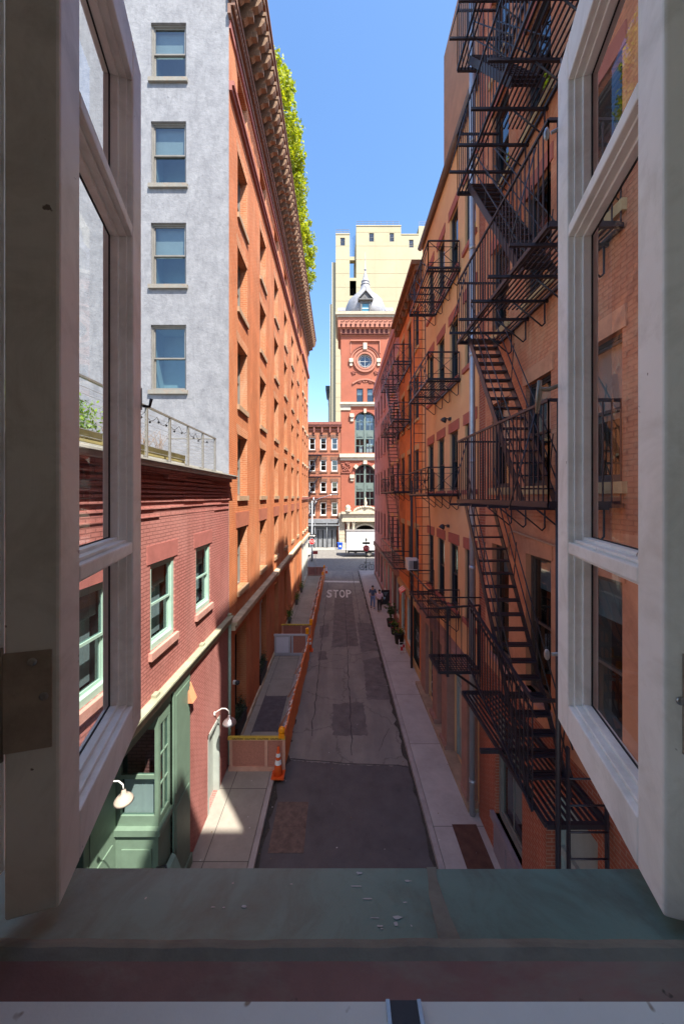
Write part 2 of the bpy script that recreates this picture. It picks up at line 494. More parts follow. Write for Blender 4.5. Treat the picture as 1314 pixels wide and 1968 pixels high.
g = MB(); g.poly([(-300, -60, -.03), (300, -60, -.03), (300, 500, -.03), (-300, 500, -.03)])
struct('ground', g, paint('city ground', (.2, .19, .18), .9, .2, .2, 0))
g = MB(); g.poly([(-1.99, -6, 0), (2.33, -6, 0), (2.33, 41.9, 0), (-1.99, 41.9, 0)])
struct('street', g, ASPH)
g = MB(); g.poly([(-60, 41.9, -.001), (60, 41.9, -.001), (60, 57.2, -.001), (-60, 57.2, -.001)])
struct('cross_street', g, COBBLE)
g = MB()
def sheet(mb, pts, z, m=0): mb.poly([(x, y, z) for x, y in pts], m)
sheet(g, [(-1.97, -5.9), (2.31, -5.9)] + [(2.31 - 4.28 * j / 60, 11.55 + .3 * (j / 60) ** 2 + rnd.gauss(0, .025)) for j in range(61)], .004)
struct('fresh_asphalt', g, ASPHNEW)
g = MB()
for pts in ([(-.25, 13.0), (1.05, 13.0), (1.05, 15.1), (-.25, 15.0)], [(-.4, 20.6), (1.15, 20.8), (1.15, 33.5), (-.35, 33.6)], [(1.2, 15.3), (2.3, 15.3), (2.3, 19.4), (1.3, 19.0)],
            [(1.25, 20.0), (2.32, 20.2), (2.32, 24.5), (1.25, 24.7)], [(-1.2, 22), (-.6, 22.3), (-.7, 24.4), (-1.3, 24)], [(-1.1, 18.9), (-.6, 19.1), (-.75, 20.2), (-1.2, 20)]):
    q = []
    for (xa, ya), (xb, yb) in zip(pts, pts[1:] + pts[:1]):
        n = max(2, int(math.hypot(xb - xa, yb - ya) / .12))
        q += [(xa + (xb - xa) * j / n + rnd.gauss(0, .022), ya + (yb - ya) * j / n + rnd.gauss(0, .03)) for j in range(n)]
    sheet(g, q, .004)
struct('street_patches', g, ASPHPATCH)
for nm, x0, x1, y0, y1, col in (('utility_cover', -1.72, -.9, 8.75, 10.15, (.15, .1, .08)), ('drain_cover', -1.15, -1.0, 7.95, 8.1, (.13, .06, .045))):
    g = MB(); g.box(x0, x1, y0, y1, .003, .012)
    if nm == 'utility_cover':
        g.box(x0 - .03, x0, y0 - .03, y1 + .03, .003, .016); g.box(x1, x1 + .03, y0 - .03, y1 + .03, .003, .016)
        g.box(x0, x1, y0 - .03, y0, .003, .016); g.box(x0, x1, y1, y1 + .03, .003, .016); g.box(x0, x1, 9.42, 9.45, .012, .016)
    else:
        g.box(x0 - .015, x0, y0 - .015, y1 + .015, .003, .015); g.box(x1, x1 + .015, y0 - .015, y1 + .015, .003, .015)
    o = obj(nm, g, paint(nm + ' iron', col, .8, .3, 6, .5, 40, stain=(.05, .04, .035), stain_amt=.6, stain_scale=4))
    tag(o, 'large rusty rectangular utility cover set in the dark asphalt' if nm == 'utility_cover' else 'small square rusty valve cover in the road just beyond the window sill', 'cover')
g = MB(); g.box(-3.57, -2.146, -6, 41.0, -.05, .13)
struct('pavement', g, WALKL)
g = MB(); g.box(2.484, 14, -6, 41.5, -.05, .13)
struct('pavement', g, WALKR)
g = MB(); g.box(-2.13, -1.99, -6, 41.0, -.05, .134)
struct('kerb', g, KERB)
g = MB(); g.box(2.33, 2.47, -6, 41.6, -.05, .134)
struct('kerb', g, KERB)
g = MB(); g.box(-60, 60, 57.2, 60.5, -.05, .14)
struct('pavement', g, paving('far pavement', (.34, .32, .29), (.3, .29, .26), 1.5, 1.5))
g = MB(); g.box(-60, -3.95, 39.8, 41.0, -.05, .13); g.box(4.2, 60, 39.8, 41.5, -.06, .128)
struct('pavement', g, WALKL)
# steel hatch and slab lines in the left pavement
g = MB(); g.box(-3.15, -2.28, 13.05, 15.35, .125, .142); g.box(-3.19, -3.15, 13.0, 15.4, .12, .146); g.box(-2.28, -2.24, 13.0, 15.4, .12, .146)
tag(obj('cellar_hatch', g, paint('hatch steel', (.085, .075, .085), .7, .3, 4, .4, 50)), 'dark steel cellar hatch in the left pavement behind the near barricade', 'hatch')
# brown mat strip by the right wall
g = MB(); g.box(2.98, 3.62, 7.0, 9.35, .13, .136)
tag(obj('steel_plate', g, paint('rust brown plate', (.1, .045, .03), .8, .3, 5, .3, 60)), 'rust brown plate lying on the right pavement by the bare brick pier', 'plate')
# cracks, gutter dirt, litter
CRK = paint('tar filled crack', (.06, .054, .054), .8, .2, 5)
g = MB(); rnd.seed(21)
for k in range(20):
    x, y = rnd.uniform(-1.8, 2.2), rnd.uniform(12, 38); a = rnd.choice((0, PI / 2, PI / 2, 1.2)) + rnd.gauss(0, .25)
    for j in range(rnd.randint(5, 14)):
        a += rnd.gauss(0, .22); l = rnd.uniform(.1, .3); nx, ny = x + l * math.cos(a), y + l * math.sin(a)
        if not -1.9 < nx < 2.25 or ny > 41: break
        wv = rnd.uniform(.004, .011); dx, dy = -math.sin(a) * wv, math.cos(a) * wv
        g.poly([(x - dx, y - dy, .0075), (nx - dx, ny - dy, .0075), (nx + dx, ny + dy, .0075), (x + dx, y + dy, .0075)]); x, y = nx, ny
for x0, y0, x1, y1 in ((-1.97, 11.9, 2.31, 11.5), (.45, 12, .5, 30), (-1.0, 13, -1.1, 36), (1.5, 24, 1.55, 41)):
    n = int(math.hypot(x1 - x0, y1 - y0) / .4); px_ = None
    for j in range(n + 1):
        f = j / n; q = (x0 + (x1 - x0) * f + rnd.gauss(0, .025), y0 + (y1 - y0) * f + rnd.gauss(0, .025))
        if px_: g.bar((*px_, .005), (*q, .005), rnd.uniform(.02, .05), .005)
        px_ = q
struct('street_cracks', g, CRK)
GRIT = paint('gutter grit', (.055, .048, .04), .95, .35, 9, .5, 80)
g = MB()
for xa, sg in ((-1.985, 1), (2.325, -1)):
    pr = None
    for j in range(150):
        y = 6 + j * .24; wv = .05 + abs(rnd.gauss(0, .06)) + (.22 if sg > 0 and 11 < y < 20 and rnd.random() < .4 else 0)
        if pr: g.poly([(xa, pr[0], .0085), (xa, y, .0085), (xa + sg * wv, y, .0085), (xa + sg * pr[1], pr[0], .0085)])
        pr = (y, wv)
struct('gutter_grit', g, GRIT)
g = MB()
for k in range(260):
    x = rnd.choice((rnd.uniform(-1.95, -1.6), rnd.uniform(2.05, 2.3), rnd.uniform(-1.9, 2.2), rnd.uniform(2.5, 3.7), rnd.uniform(-3.4, -2.2))); y = 6.5 + 26 * rnd.random() ** 1.6
    z = .01 if -1.98 < x < 2.32 else .133; a = rnd.uniform(0, PI); s_ = rnd.uniform(.008, .028); c, d = math.cos(a) * s_, math.sin(a) * s_
    g.poly([(x - c, y - d, z), (x + d * .7, y - c * .7, z + .006), (x + c, y + d, z + .002), (x - d * .7, y + c * .7, z)], rnd.choice((0, 0, 1, 2)))
o = struct('litter', g, [paint('dry leaf litter', (.2, .14, .07), .9, .3), paint('paper scraps', (.55, .53, .5), .9, .1), CRK], 'stuff')
# painted markings
ROADWHITE = paint('worn road paint', (.62, .6, .55), .8, .1, 6, .2, 60, chips=(.12, .11, .1), chip_at=.57, chip_scale=14)
g = MB(); sheet(g, [(-1.6, 36.3), (2.1, 36.1), (2.1, 36.75), (-1.6, 36.95)], .005)
struct('stop_line', g, ROADWHITE)
for ch, cx, w in (('S', -.86, .5), ('T', -.28, .48), ('O', .3, .5), ('P', .88, .48)):
    t = text_obj(ch, 1, ROADWHITE, None, .001, 1, 1, 'road_letter', 1., .025)
    xs = [v.co.x for v in t.data.vertices]; ys = [v.co.y for v in t.data.vertices]
    for v in t.data.vertices:
        v.co.x = ((v.co.x - min(xs)) / (max(xs) - min(xs)) - .5) * w
        v.co.y = (v.co.y - min(ys)) / (max(ys) - min(ys)) * 2.55
    t.location = (cx, 30.75, .007); t['kind'] = 'structure'

# ------------------------------------------------------------------ orange warehouse on the left
LB = thing('brick_warehouse', 'tall orange brick warehouse with bracketed brown cornice and grey stucco end wall', 'building', (-3.55, 11.44, 0))
fl = FL(-3.55)
rows = ((5.46, 7.72), (8.83, 11.0), (12.03, 14.25), (15.46, 17.6), (18.76, 20.9))
bays = [12.42 + 3.52 * k for k in range(6)]
pbays = [33.25, 35.4, 37.55]
holes = [(b, b + 1.28, a, c, .36) for b in bays for a, c in rows] + [(b, b + 1.28, 22.55, 23.75, .3) for b in bays]
holes += [(12.1, 13.6, .15, 4.05, .38), (15.85, 17.35, .15, 4.05, .38)] + [(b + .1, b + 1.25, .6, 3.9, .36) for b in bays[2:]]
w = MB(); w.wall(fl, 11.44, 32.6, 0, 4.3, [h for h in holes if h[2] < 1], .36, 0, 0, 2); w.wall(fl, 11.44, 32.6, 4.3, 26.2, [h for h in holes if h[2] > 1], .36, 0, 1, 2)
obj('wall', w, [ORANGE, ORANGEREV, DARK], LB)
fp = FL(-3.43)
holes = [(b, b + .95, a, c, .36) for b in pbays for a, c in rows]
holes += [(33.1, 34.9, .5, 3.9, .3), (35.2, 37.0, .5, 3.9, .3), (37.3, 39.1, .5, 3.9, .3)]
w = MB(); w.wall(fp, 32.6, 39.6, 0, 4.25, [h for h in holes if h[2] < 1], .3, 3, 3, 2); w.wall(fp, 32.6, 39.6, 4.25, 26.2, [h for h in holes if h[2] > 1], .36, 0, 1, 2)
for y, a in ((32.6, 1), (39.6, -1)): w.fbox(fp, y - .01, y, 0, 26.2, -.4, 0, 0)
w.poly([(-3.43, 39.6, 0), (-20, 39.6, 0), (-20, 39.6, 26.2), (-3.43, 39.6, 26.2)]); w.poly([(-3.4, 39.6, 26.2), (-20, 39.6, 26.2), (-20, 11.44, 26.2), (-3.4, 11.44, 26.2)])
obj('corner_pavilion', w, [ORANGE, ORANGEREV, DARK, paint('white shopfront paint', (.6, .6, .55), .5, .08, 4, .1, 50)], LB)
OSILL = paint('tan brown sill stone', (.4, .27, .17), .85, .2, 3, .4, 30, stain=(.2, .12, .07), stain_amt=.5)
for b in bays:
    for k, (a, c) in enumerate(rows):
        sash_window(LB, fl, b, a, 1.28, c - a, .3, GREYFRAME, sill=OSILL, sillh=.18, sillp=.08, silllip=.05)
    sash_window(LB, fl, b, 22.55, 1.28, 1.2, .25, DKFRAME, style='single')
for b in pbays:
    for a, c in rows: sash_window(LB, fp, b, a, .95, c - a, .3, GREYFRAME, sill=STONE, sillh=.2, sillp=.1, silllip=.06)
lm = MB(); lm.hexa([(-.82, .08, -.02), (.82, .08, -.02), (.82, -.03, -.02), (-.82, -.03, -.02), (-.9, .08, .52), (.9, .08, .52), (.9, -.03, .52), (-.9, -.03, .52)])
lm = lm.mesh('lintel', [ORANGE2])
for b in bays: inst('lintel', lm, LB, fl.P(b + .64, 7.72), fl.rot())
am = MB()
for i in range(9):
    t = (i - 4) / 4.5; x = t * .7
    am.hexa([(x - .07, .03, 0), (x + .07, .03, 0), (x + .07, -.012, 0), (x - .07, -.012, 0), (x + t * .14 - .075, .03, .34), (x + t * .14 + .075, .03, .34), (x + t * .14 + .075, -.012, .34), (x + t * .14 - .075, -.012, .34)])
am = am.mesh('brick_arch', [ORANGEREV])
for b in bays:
    for a, c in rows[1:]: inst('brick_arch', am, LB, fl.P(b + .64, c), fl.rot())
sc = MB()
sc.fbox(fl, 11.46, 32.6, 4.45, 4.62, 0, .2); sc.fbox(fl, 11.46, 32.6, 4.62, 4.72, 0, .26); sc.fbox(fp, 32.4, 39.65, 4.45, 4.72, 0, .2)
sc.fbox(fl, 11.46, 32.6, 0, .28, 0, .07); sc.fbox(fp, 32.5, 39.65, 0, .3, 0, .05)
obj('string_course', sc, STONE, LB)
RSC = paint('painted red stone course', (.3, .1, .075), .8, .15, 3, .3, 30)
sc = MB(); sc.fbox(fl, 11.44, 32.6, 21.95, 22.1, 0, .1); sc.fbox(fl, 11.44, 32.6, 22.1, 22.25, 0, .17); sc.fbox(fp, 32.6, 39.62, 21.95, 22.25, 0, .17); obj('string_course', sc, RSC, LB)
sc = MB(); sc.fbox(fp, 32.6, 39.62, 8.5, 8.75, 0, .12); obj('string_course', sc, RSC, LB)
sc = MB(); sc.fbox(fl, 11.44, 32.6, 23.95, 24.2, 0, .06); obj('string_course', sc, RSC, LB)
cn = MB()
cn.fbox(fl, 11.3, 39.7, 24.25, 24.5, 0, .1); cn.fbox(fl, 11.3, 39.7, 24.5, 24.56, 0, .2); cn.fbox(fl, 11.3, 39.7, 24.74, 24.95, 0, .26)
cn.fbox(fl, 11.3, 39.7, 25.0, 25.95, 0, .14)
cn.fbox(fl, 11.0, 39.9, 25.95, 26.1, -.3, .86); cn.fbox(fl, 10.95, 39.95, 26.1, 26.3, -.3, .96); cn.fbox(fl, 10.9, 40, 26.3, 26.42, -.3, 1.02)
for k in range(190):
    u = 11.35 + k * .149
    cn.fbox(fl, u, u + .085, 24.57, 24.735, .1, .22)
obj('cornice', cn, BROWNSTONE, LB)
bk = MB()
prof = [(0, 0), (.18, .0), (.3, .1), (.34, .28), (.46, .4), (.66, .46), (.78, .62), (.8, .92), (0, .92)]
for s_ in (-1, 1):
    bk.poly([(s_ * .105, -x, z) for x, z in prof], 0)
for i in range(len(prof) - 1):
    (a, b_), (c, d) = prof[i], prof[i + 1]
    bk.poly([(-.105, -a, b_), (.105, -a, b_), (.105, -c, d), (-.105, -c, d)], 0)
bk.box(-.13, .13, -.84, -.6, .8, .935); bk.box(-.09, .09, -.5, -.1, .1, .3)
bk = bk.mesh('bracket', [paint('carved tan bracket stone', (.24, .145, .09), .85, .3, 9, .6, 30, dist=.02, stain=(.12, .07, .045), stain_amt=.7, stain_scale=6)])
for k in range(54): inst('bracket', bk, LB, fl.P(11.6 + k * .526, 25.01, .14), fl.rot())
# stucco end wall
fg = FF(11.44)
gw = [(22.29, 24.12), (18.88, 20.93), (15.63, 17.65), (12.23, 14.35)]
holes = [(-6.07, -4.93, a, c, .16) for a, c in gw] + [(-10.4, -9.26, a, c, .16) for a, c in gw[:3]]
w = MB(); w.wall(fg, -20, -3.55, 0, 28.5, holes, .16, 0, 0, 1)
w.poly([fg.P(-20, 28.5), fg.P(-3.55, 28.5), fg.P(-3.55, 28.5, -.4), fg.P(-20, 28.5, -.4)]); w.poly([fg.P(-3.55, 26.4), fg.P(-3.55, 28.5), fg.P(-3.55, 28.5, -.4), fg.P(-3.55, 26.4, -.4)])
obj('end_wall', w, [STUCCO, paint('teal reflection backing', (.3, .4, .4), .8, .15, 1, 0)], LB)  # sky reflection put into the room colour behind the panes
GRSILL = paint('grey concrete sill', (.21, .205, .18), .85, .15, 5, .3, 30, stain=(.3, .14, .06), stain_amt=.5, stain_scale=6)
for (a, c), bl in zip(gw, (.5, .45, .5, .0)):
    sash_window(LB, fg, -6.07, a, 1.14, c - a, .1, GREYFRAME, sill=GRSILL, sillh=.13, sillp=.08, silllip=.06, blind=bl)
for a, c in gw[:3]: sash_window(LB, fg, -10.4, a, 1.14, c - a, .1, GREYFRAME, sill=GRSILL, sillh=.13, sillp=.08, silllip=.06, blind=.5)
# ground floor doors, columns
dm = MB(); dm.fbox(fl, 12.1, 13.6, .15, 4.05, -.5, -.42); dm.fbox(fl, 12.8, 12.86, .15, 4.0, -.42, -.4)
obj('door', dm, DKFRAME, LB)
dm = MB(); dm.fbox(fl, 15.85, 17.35, .15, 4.05, -.55, -.45); obj('door', dm, DKFRAME, LB)
dm = MB(); dm.fbox(fl, 16.5, 16.75, .15, 4.05, -.36, -.12); dm.fbox(fl, 16.44, 16.81, 3.8, 4.04, -.4, -.08); obj('door_post', dm, paint('pale grey post', (.42, .42, .38), .6, .1), LB)
for b in bays[2:]: sash_window(LB, fl, b + .1, .6, 1.15, 3.3, .3, GREYFRAME)
for b in (33.1, 35.2, 37.3): sash_window(LB, fp, b, .5, 1.8, 3.4, .2, GREEN, style='single', fw=.1, cols=2)

# roof trees behind the cornice
LEAFY = leaf('lime green leaves', (.13, .21, .006), (.52, .55, .012), .5)
def roof_tree(y, h, label, x=-3.3, rr=.98):
    t = thing('roof_tree', label, 'tree', (x - .35, y, 26.2), 'trees along the roof edge')
    m = MB(); m.tube([(x - .35, y, 26.25), (x - .3, y, 27.4), (x - .15, y + .1, 29), (x, y, 26.2 + h * .85)], [.09, .07, .05, .02], n=7)
    for k in range(9):
        z = 27.3 + k * (h - 1.6) / 9; a = k * 2.4
        m.tube([(x - .2, y, z), (x - .2 + .45 * math.cos(a), y + .5 * math.sin(a), z + .5), (x - .1 + .75 * math.cos(a), y + .9 * math.sin(a), z + .9)], [.03, .02, .008], n=5)
    obj('trunk', m, paint('grey bark', (.12, .09, .07), .9, .2, 8), t)
    m = MB(); pts = []
    cl = []
    for k in range(int(100 * h / 5)):
        f = rnd.random() ** .8
        z = 26.5 + f * (h - .5); ra = rr * (.35 + .9 * math.sin(PI * min(1, f * .93 + .05)) ** .7) * rnd.uniform(.45, 1.05)
        a = rnd.uniform(0, 2 * PI)
        cl.append((x + ra * math.cos(a), y + 1.5 * ra * math.sin(a), z, rnd.uniform(.22, .42)))
    for cx, cy, cz, r in cl:
        for k in range(85):
            d = Vector((rnd.gauss(0, 1), rnd.gauss(0, 1), rnd.gauss(0, 1.3))); d = d / max(d.length, .3) * r * rnd.random() ** .4
            pts.append((cx + d.x, cy + d.y, cz + d.z))
    m.leaves(pts, .1)
    obj('crown', m, LEAFY, t)
roof_tree(17.1, 3.9, 'nearest lime green tree above the brown cornice', rr=.62)
roof_tree(18.9, 4.9, 'tallest lime green tree, second of the row above the brown cornice')
roof_tree(20.9, 4.5, 'full lime green tree just past the tallest one on the warehouse roof')
roof_tree(23.0, 4.3, 'lime green tree in the far half of the row on the warehouse roof')
roof_tree(25.4, 4.3, 'lime green tree third from the far end of the warehouse roof')
roof_tree(28.0, 4.4, 'next to farthest lime green tree above the brown cornice')
roof_tree(30.8, 4.6, 'farthest lime green tree above the brown cornice')

# ------------------------------------------------------------------ low red building on the left
RB = thing('red_brick_building', 'low red painted brick building on the left with green sash windows and roof terrace', 'building', (-3.55, 1.2, 0))
fr = FL(-3.55)
wins = [2.42, 4.54, 6.67, 8.8]
holes = [(b, b + 1.0, 5.86, 7.52, .14) for b in wins]
holes += [(3.6, 7.55, .12, 4.7, .95), (9.62, 10.5, .12, 2.25, .22)]
w = MB(); w.wall(fr, 1.2, 11.42, 0, 9.34, holes, .14, 0, 0, 1, room=1.0)
w.poly([(-3.55, 1.2, 0), (-16, 1.2, 0), (-16, 1.2, 9.34), (-3.55, 1.2, 9.34)])
obj('wall', w, [RED, DARK], RB)
w = MB(); w.box(-16, -3.62, 1.25, 11.4, 9.28, 9.36)
obj('roof', w, paint('roof deck', (.3, .28, .25), .9, .2, 2, .2), RB)
w = MB()
rnd.seed(4)
for z, h, d in ((9.25, .1, .17), (9.15, .075, .15), (9.045, .06, .115), (8.955, .055, .095), (8.87, .05, .08), (8.79, .045, .062), (8.69, .04, .045), (8.56, .03, .03), (8.4, .022, .022)):
    u = 1.2
    while u < 11.4:
        l = rnd.uniform(.4, 1.9); dz = rnd.uniform(-.006, .006); e = min(u + l, 11.4)
        if rnd.random() > .02: w.fbox(fr, u, e - rnd.uniform(.002, .012), z + dz, z + h * rnd.uniform(.9, 1.1) + dz, -.02, d * .75 + rnd.uniform(-.012, .008))
        u = e
obj('corbel_courses', w, RED, RB)
w = MB(); w.fbox(fr, 1.2, 11.43, 9.35, 9.43, -.5, .26); w.fbox(fr, 1.2, 11.43, 9.43, 9.46, -.4, .3); w.fbox(fr, 1.2, 11.43, 9.46, 9.6, -.5, -.2)
obj('coping', w, paint('grey coping metal', (.42, .42, .38), .6, .15, 2, .3, 12, stain=(.2, .19, .17), stain_amt=.5), RB)
w = MB(); w.fbox(fr, 1.2, 11.42, 4.72, 4.8, 0, .09); w.fbox(fr, 1.2, 11.42, 4.8, 4.93, 0, .12); w.fbox(fr, 1.2, 11.42, 4.93, 4.97, 0, .17)
for k in range(5): w.fbox(fr, 2.1 + 2.3 * k, 2.25 + 2.3 * k, 4.97, 5.03, 0, .1)
obj('beam', w, paint('olive grey beam paint', (.33, .34, .24), .6, .2, 4, .3, 40, stain=(.16, .15, .11), stain_amt=.5), RB)
for b in wins:
    o = sash_window(RB, fr, b, 5.86, 1.0, 1.66, .06, SASHGREEN, sill=PINKSILL, sillh=.15, sillp=.07, silllip=.07, fw=.09, blind=.3 if b > 3 else 0)
    l = MB(); l.fbox(fr, b - .12, b + 1.12, 7.52, 7.87, -.01, .012); obj('lintel', l, REDSMOOTH, RB)
    c = MB(); c.fbox(fr, b + .1, b + .9, 5.9, 6.25, -.75, -.45); obj('window_seat', c, paint('honey timber', (.45, .25, .1), .6, .2), RB)
    c = MB(); c.fbox(fr, b + .5, b + .93, 5.95, 7.45, -.32, -.3); obj('curtain', c, paint('pale curtain', (.6, .62, .6), .85, .1), RB)
# green shopfront
sf = MB()
sf.fbox(fr, 7.55, 8.35, .13, 4.72, -.1, .045); sf.fbox(fr, 7.62, 8.28, 2.4, 4.5, .045, .06); sf.fbox(fr, 7.62, 8.28, .4, 2.1, .045, .06)
sf.fbox(fr, 7.5, 8.38, .1, .38, .045, .09)
sf.fbox(fr, 3.6, 7.55, 4.45, 4.7, -.9, -.02)
obj('shopfront_pilaster', sf, GREEN, RB)
sf = MB()
sf.fbox(fr, 7.02, 7.55, .13, 2.1, -.9, -.03); sf.fbox(fr, 6.96, 7.55, 2.1, 2.22, -.93, .03)
sf.fbox(fr, 7.06, 7.14, 2.22, 4.45, -.12, -.04); sf.fbox(fr, 7.14, 7.55, 2.22, 2.36, -.118, -.042)
sf.fbox(fr, 7.14, 7.55, 4.2, 4.45, -.118, -.042); sf.fbox(fr, 7.48, 7.549, 2.36, 4.2, -.119, -.04)
sf.fbox(fr, 7.062, 7.138, 2.22, 4.45, -.9, -.8); sf.fbox(fr, 7.062, 7.138, 4.15, 4.449, -.8, -.12); sf.fbox(fr, 7.062, 7.138, 2.22, 2.42, -.8, -.12); sf.fbox(fr, 7.07, 7.13, 3.15, 3.23, -.8, -.12)
sf.fbox(fr, 7.3, 7.325, 2.36, 4.2, -.09, -.05)
for z in (2.95, 3.55): sf.fbox(fr, 7.14, 7.48, z, z + .03, -.088, -.052)
sf.fbox(fr, 7.0, 7.021, .5, 1.8, -.75, -.15)
obj('bay_window', sf, GREEN, RB)
p = MB(); p.poly([fr.P(7.1, 2.36, -.07), fr.P(7.5, 2.36, -.07), fr.P(7.5, 4.2, -.07), fr.P(7.1, 4.2, -.07)]); p.poly([fr.P(7.1, 2.36, -.82), fr.P(7.1, 2.36, -.1), fr.P(7.1, 4.2, -.1), fr.P(7.1, 4.2, -.82)])
obj('shop_pane', p, WGLASS, RB)
p = MB(); p.fbox(fr, 7.16, 7.18, 2.4, 3.13, -.78, -.14); obj('window_shade', p, paint('white shade', (.7, .72, .66), .8, .06), RB)
p = MB(); p.fbox(fr, 5.0, 6.3, .13, 4.4, -.95, -.88); p.fbox(fr, 5.1, 5.2, .2, 2.9, -.88, -.84); p.fbox(fr, 6.1, 6.2, .2, 2.9, -.88, -.84); p.fbox(fr, 5.1, 6.2, 2.9, 3.05, -.88, -.82)
p.fbox(fr, 5.2, 6.1, .2, .9, -.88, -.85); p.fbox(fr, 3.6, 5.0, .13, 1.2, -.95, -.86); p.fbox(fr, 6.3, 7.02, .13, 4.4, -.95, -.87); p.fbox(fr, 6.42, 6.9, .4, 2.0, -.87, -.845)
obj('shop_door', p, GREEN, RB)
p = MB(); p.poly([fr.P(5.2, .9, -.86), fr.P(6.1, .9, -.86), fr.P(6.1, 2.9, -.86), fr.P(5.2, 2.9, -.86)]); obj('door_pane', p, WGLASS, RB)
p = MB(); p.fbox(fr, 6.3, 7.6, .13, .5, .0, .4); p.hexa([fr.P(6.4, .5, .02), fr.P(7.5, .5, .02), fr.P(7.5, .5, .4), fr.P(6.4, .5, .4), fr.P(6.4, 1.25, .02), fr.P(7.5, 1.25, .02), fr.P(7.5, 1.2, .1), fr.P(6.4, 1.2, .1)])
obj('cellar_bulkhead', p, paint('dusty green paint', (.2, .3, .24), .6, .15, 4), RB)
p = MB(); p.tube([fr.P(6.9, 1.55, .0), fr.P(6.9, 1.6, .18), fr.P(6.2, 1.0, .75), fr.P(6.2, .14, .75)], .022); obj('handrail', p, IRON, RB)
p = MB(); p.fbox(fr, 9.63, 10.49, .12, 2.2, -.2, -.15); p.fbox(fr, 9.6, 9.68, .13, 2.3, -.15, .02); p.fbox(fr, 10.44, 10.52, .13, 2.3, -.15, .02); p.fbox(fr, 9.6, 10.52, 2.2, 2.3, -.15, .025)
obj('side_door', p, paint('pale side door paint', (.33, .36, .33), .55, .1), RB)
# vent hood and wall pipe
p = MB(); a = fr.P(8.28, 4.35, 0)
p.hexa([fr.P(8.2, 4.0, .0), fr.P(8.45, 4.0, .0), fr.P(8.45, 4.0, .17), fr.P(8.2, 4.0, .17), fr.P(8.2, 4.38, .0), fr.P(8.45, 4.38, .0), fr.P(8.45, 4.36, .03), fr.P(8.2, 4.36, .03)])
p.fbox(fr, 8.21, 8.3, 4.3, 4.44, 0, .05, 1)
obj('vent_hood', p, [paint('salmon vent paint', (.62, .24, .12), .7, .1), WHITE], RB)
p = MB(); p.tube([(-3.5, 11.36, .2), (-3.5, 11.36, 4.7)], .05); obj('drain_pipe', p, SASHGREEN, RB)

def gooseneck(label, y, z, s=1.):
    t = thing('wall_lamp', label, 'lamp', (-3.55, y, z), 'gooseneck wall lamps')
    m = MB(); P = lambda u, v, w_: Vector((-3.55 + w_, y + u, z + v))
    m.lathe(P(0, 0, 0), [(.06 * s, 0), (.06 * s, .03)], 10, ax=(1, 0, 0))
    m.tube([P(0, 0, .02), P(0, .08 * s, .1 * s), P(0, .16 * s, .24 * s), P(0, .16 * s, .36 * s), P(0, .08 * s, .46 * s), P(0, -.06 * s, .48 * s)], .016 * s)
    obj('arm', m, WHITE, t)
    m = MB(); c = P(0, -.06 * s, .48 * s)
    m.lathe(c, [(.03 * s, .02), (.05 * s, 0), (.055 * s, -.08 * s), (.13 * s, -.12 * s), (.2 * s, -.2 * s), (.215 * s, -.25 * s), (.2 * s, -.25 * s), (.12 * s, -.14 * s)], 20, close=False)
    obj('lamp_shade', m, METAL if 'steel' in label else paint('cream enamel', (.4, .34, .28), .3, .08), t)
gooseneck('white enamel gooseneck lamp over the green shop entrance', 5.34, 4.4, .64)
gooseneck('polished steel gooseneck lamp on the red wall beside the barricade', 10.1, 2.6, .9)

# roof terrace
def railing_line(label, y0, y1, n, grp=None):
    t = thing('cable_railing', label, 'railing', (-3.62, y0, 9.46))
    for k in range(n):
        y = y0 + (y1 - y0) * k / (n - 1)
        m = MB(); m.box(-3.645, -3.6, y - .022, y + .022, 9.46, 10.48); m.box(-3.68, -3.57, y - .05, y + .05, 9.46, 9.475); obj('post', m, GREYFRAME, t)
    m = MB(); m.box(-3.65, -3.595, y0 - .03, y1 + .03, 10.48, 10.51); obj('top_rail', m, GREYFRAME, t)
    m = MB()
    for k in range(9): m.tube([(-3.622, y0, 9.56 + k * .1), (-3.622, y1, 9.56 + k * .1)], .0035, n=4, cap=False)
    obj('cable', m, METAL, t)
    m = MB(); m.tube([(-3.63 - 1.4 * k / 8, y1, 10.49) for k in range(9)], .02, n=5); m.tube([(-3.63, y1, 9.5), (-5.0, y1, 9.5)], .015, n=5)
    for k in range(9): m.tube([(-3.63, y1, 9.56 + k * .1), (-5, y1, 9.56 + k * .1)], .003, n=4, cap=False)
    obj('return_rail', m, GREYFRAME, t)
railing_line('grey cable railing along the red building roof edge', 3.0, 10.35, 9)
m = MB(); pts = []
for k in range(8):
    y0 = 6.3 + k * .47
    for j in range(7): pts.append((-3.7 - .02 * math.sin(k), y0 + j * .47 / 7, 10.42 - .12 * math.sin(PI * j / 7)))
m.tube(pts, .006, n=4)
for k in range(0, len(pts), 5): m.ball(Vector(pts[k]) - Vector((0, 0, .04)), .025, 0, 6)
tag(obj('string_lights', m, paint('black cable', (.02, .02, .02), .6, .1)), 'black string lights hanging on the roof railing', 'lights')
PLANK = paint('mossy weathered timber', (.3, .25, .1), .9, .3, 4, .5, 30, stain=(.16, .13, .05), stain_amt=.6, stain_stretch=(1, .3, 4))
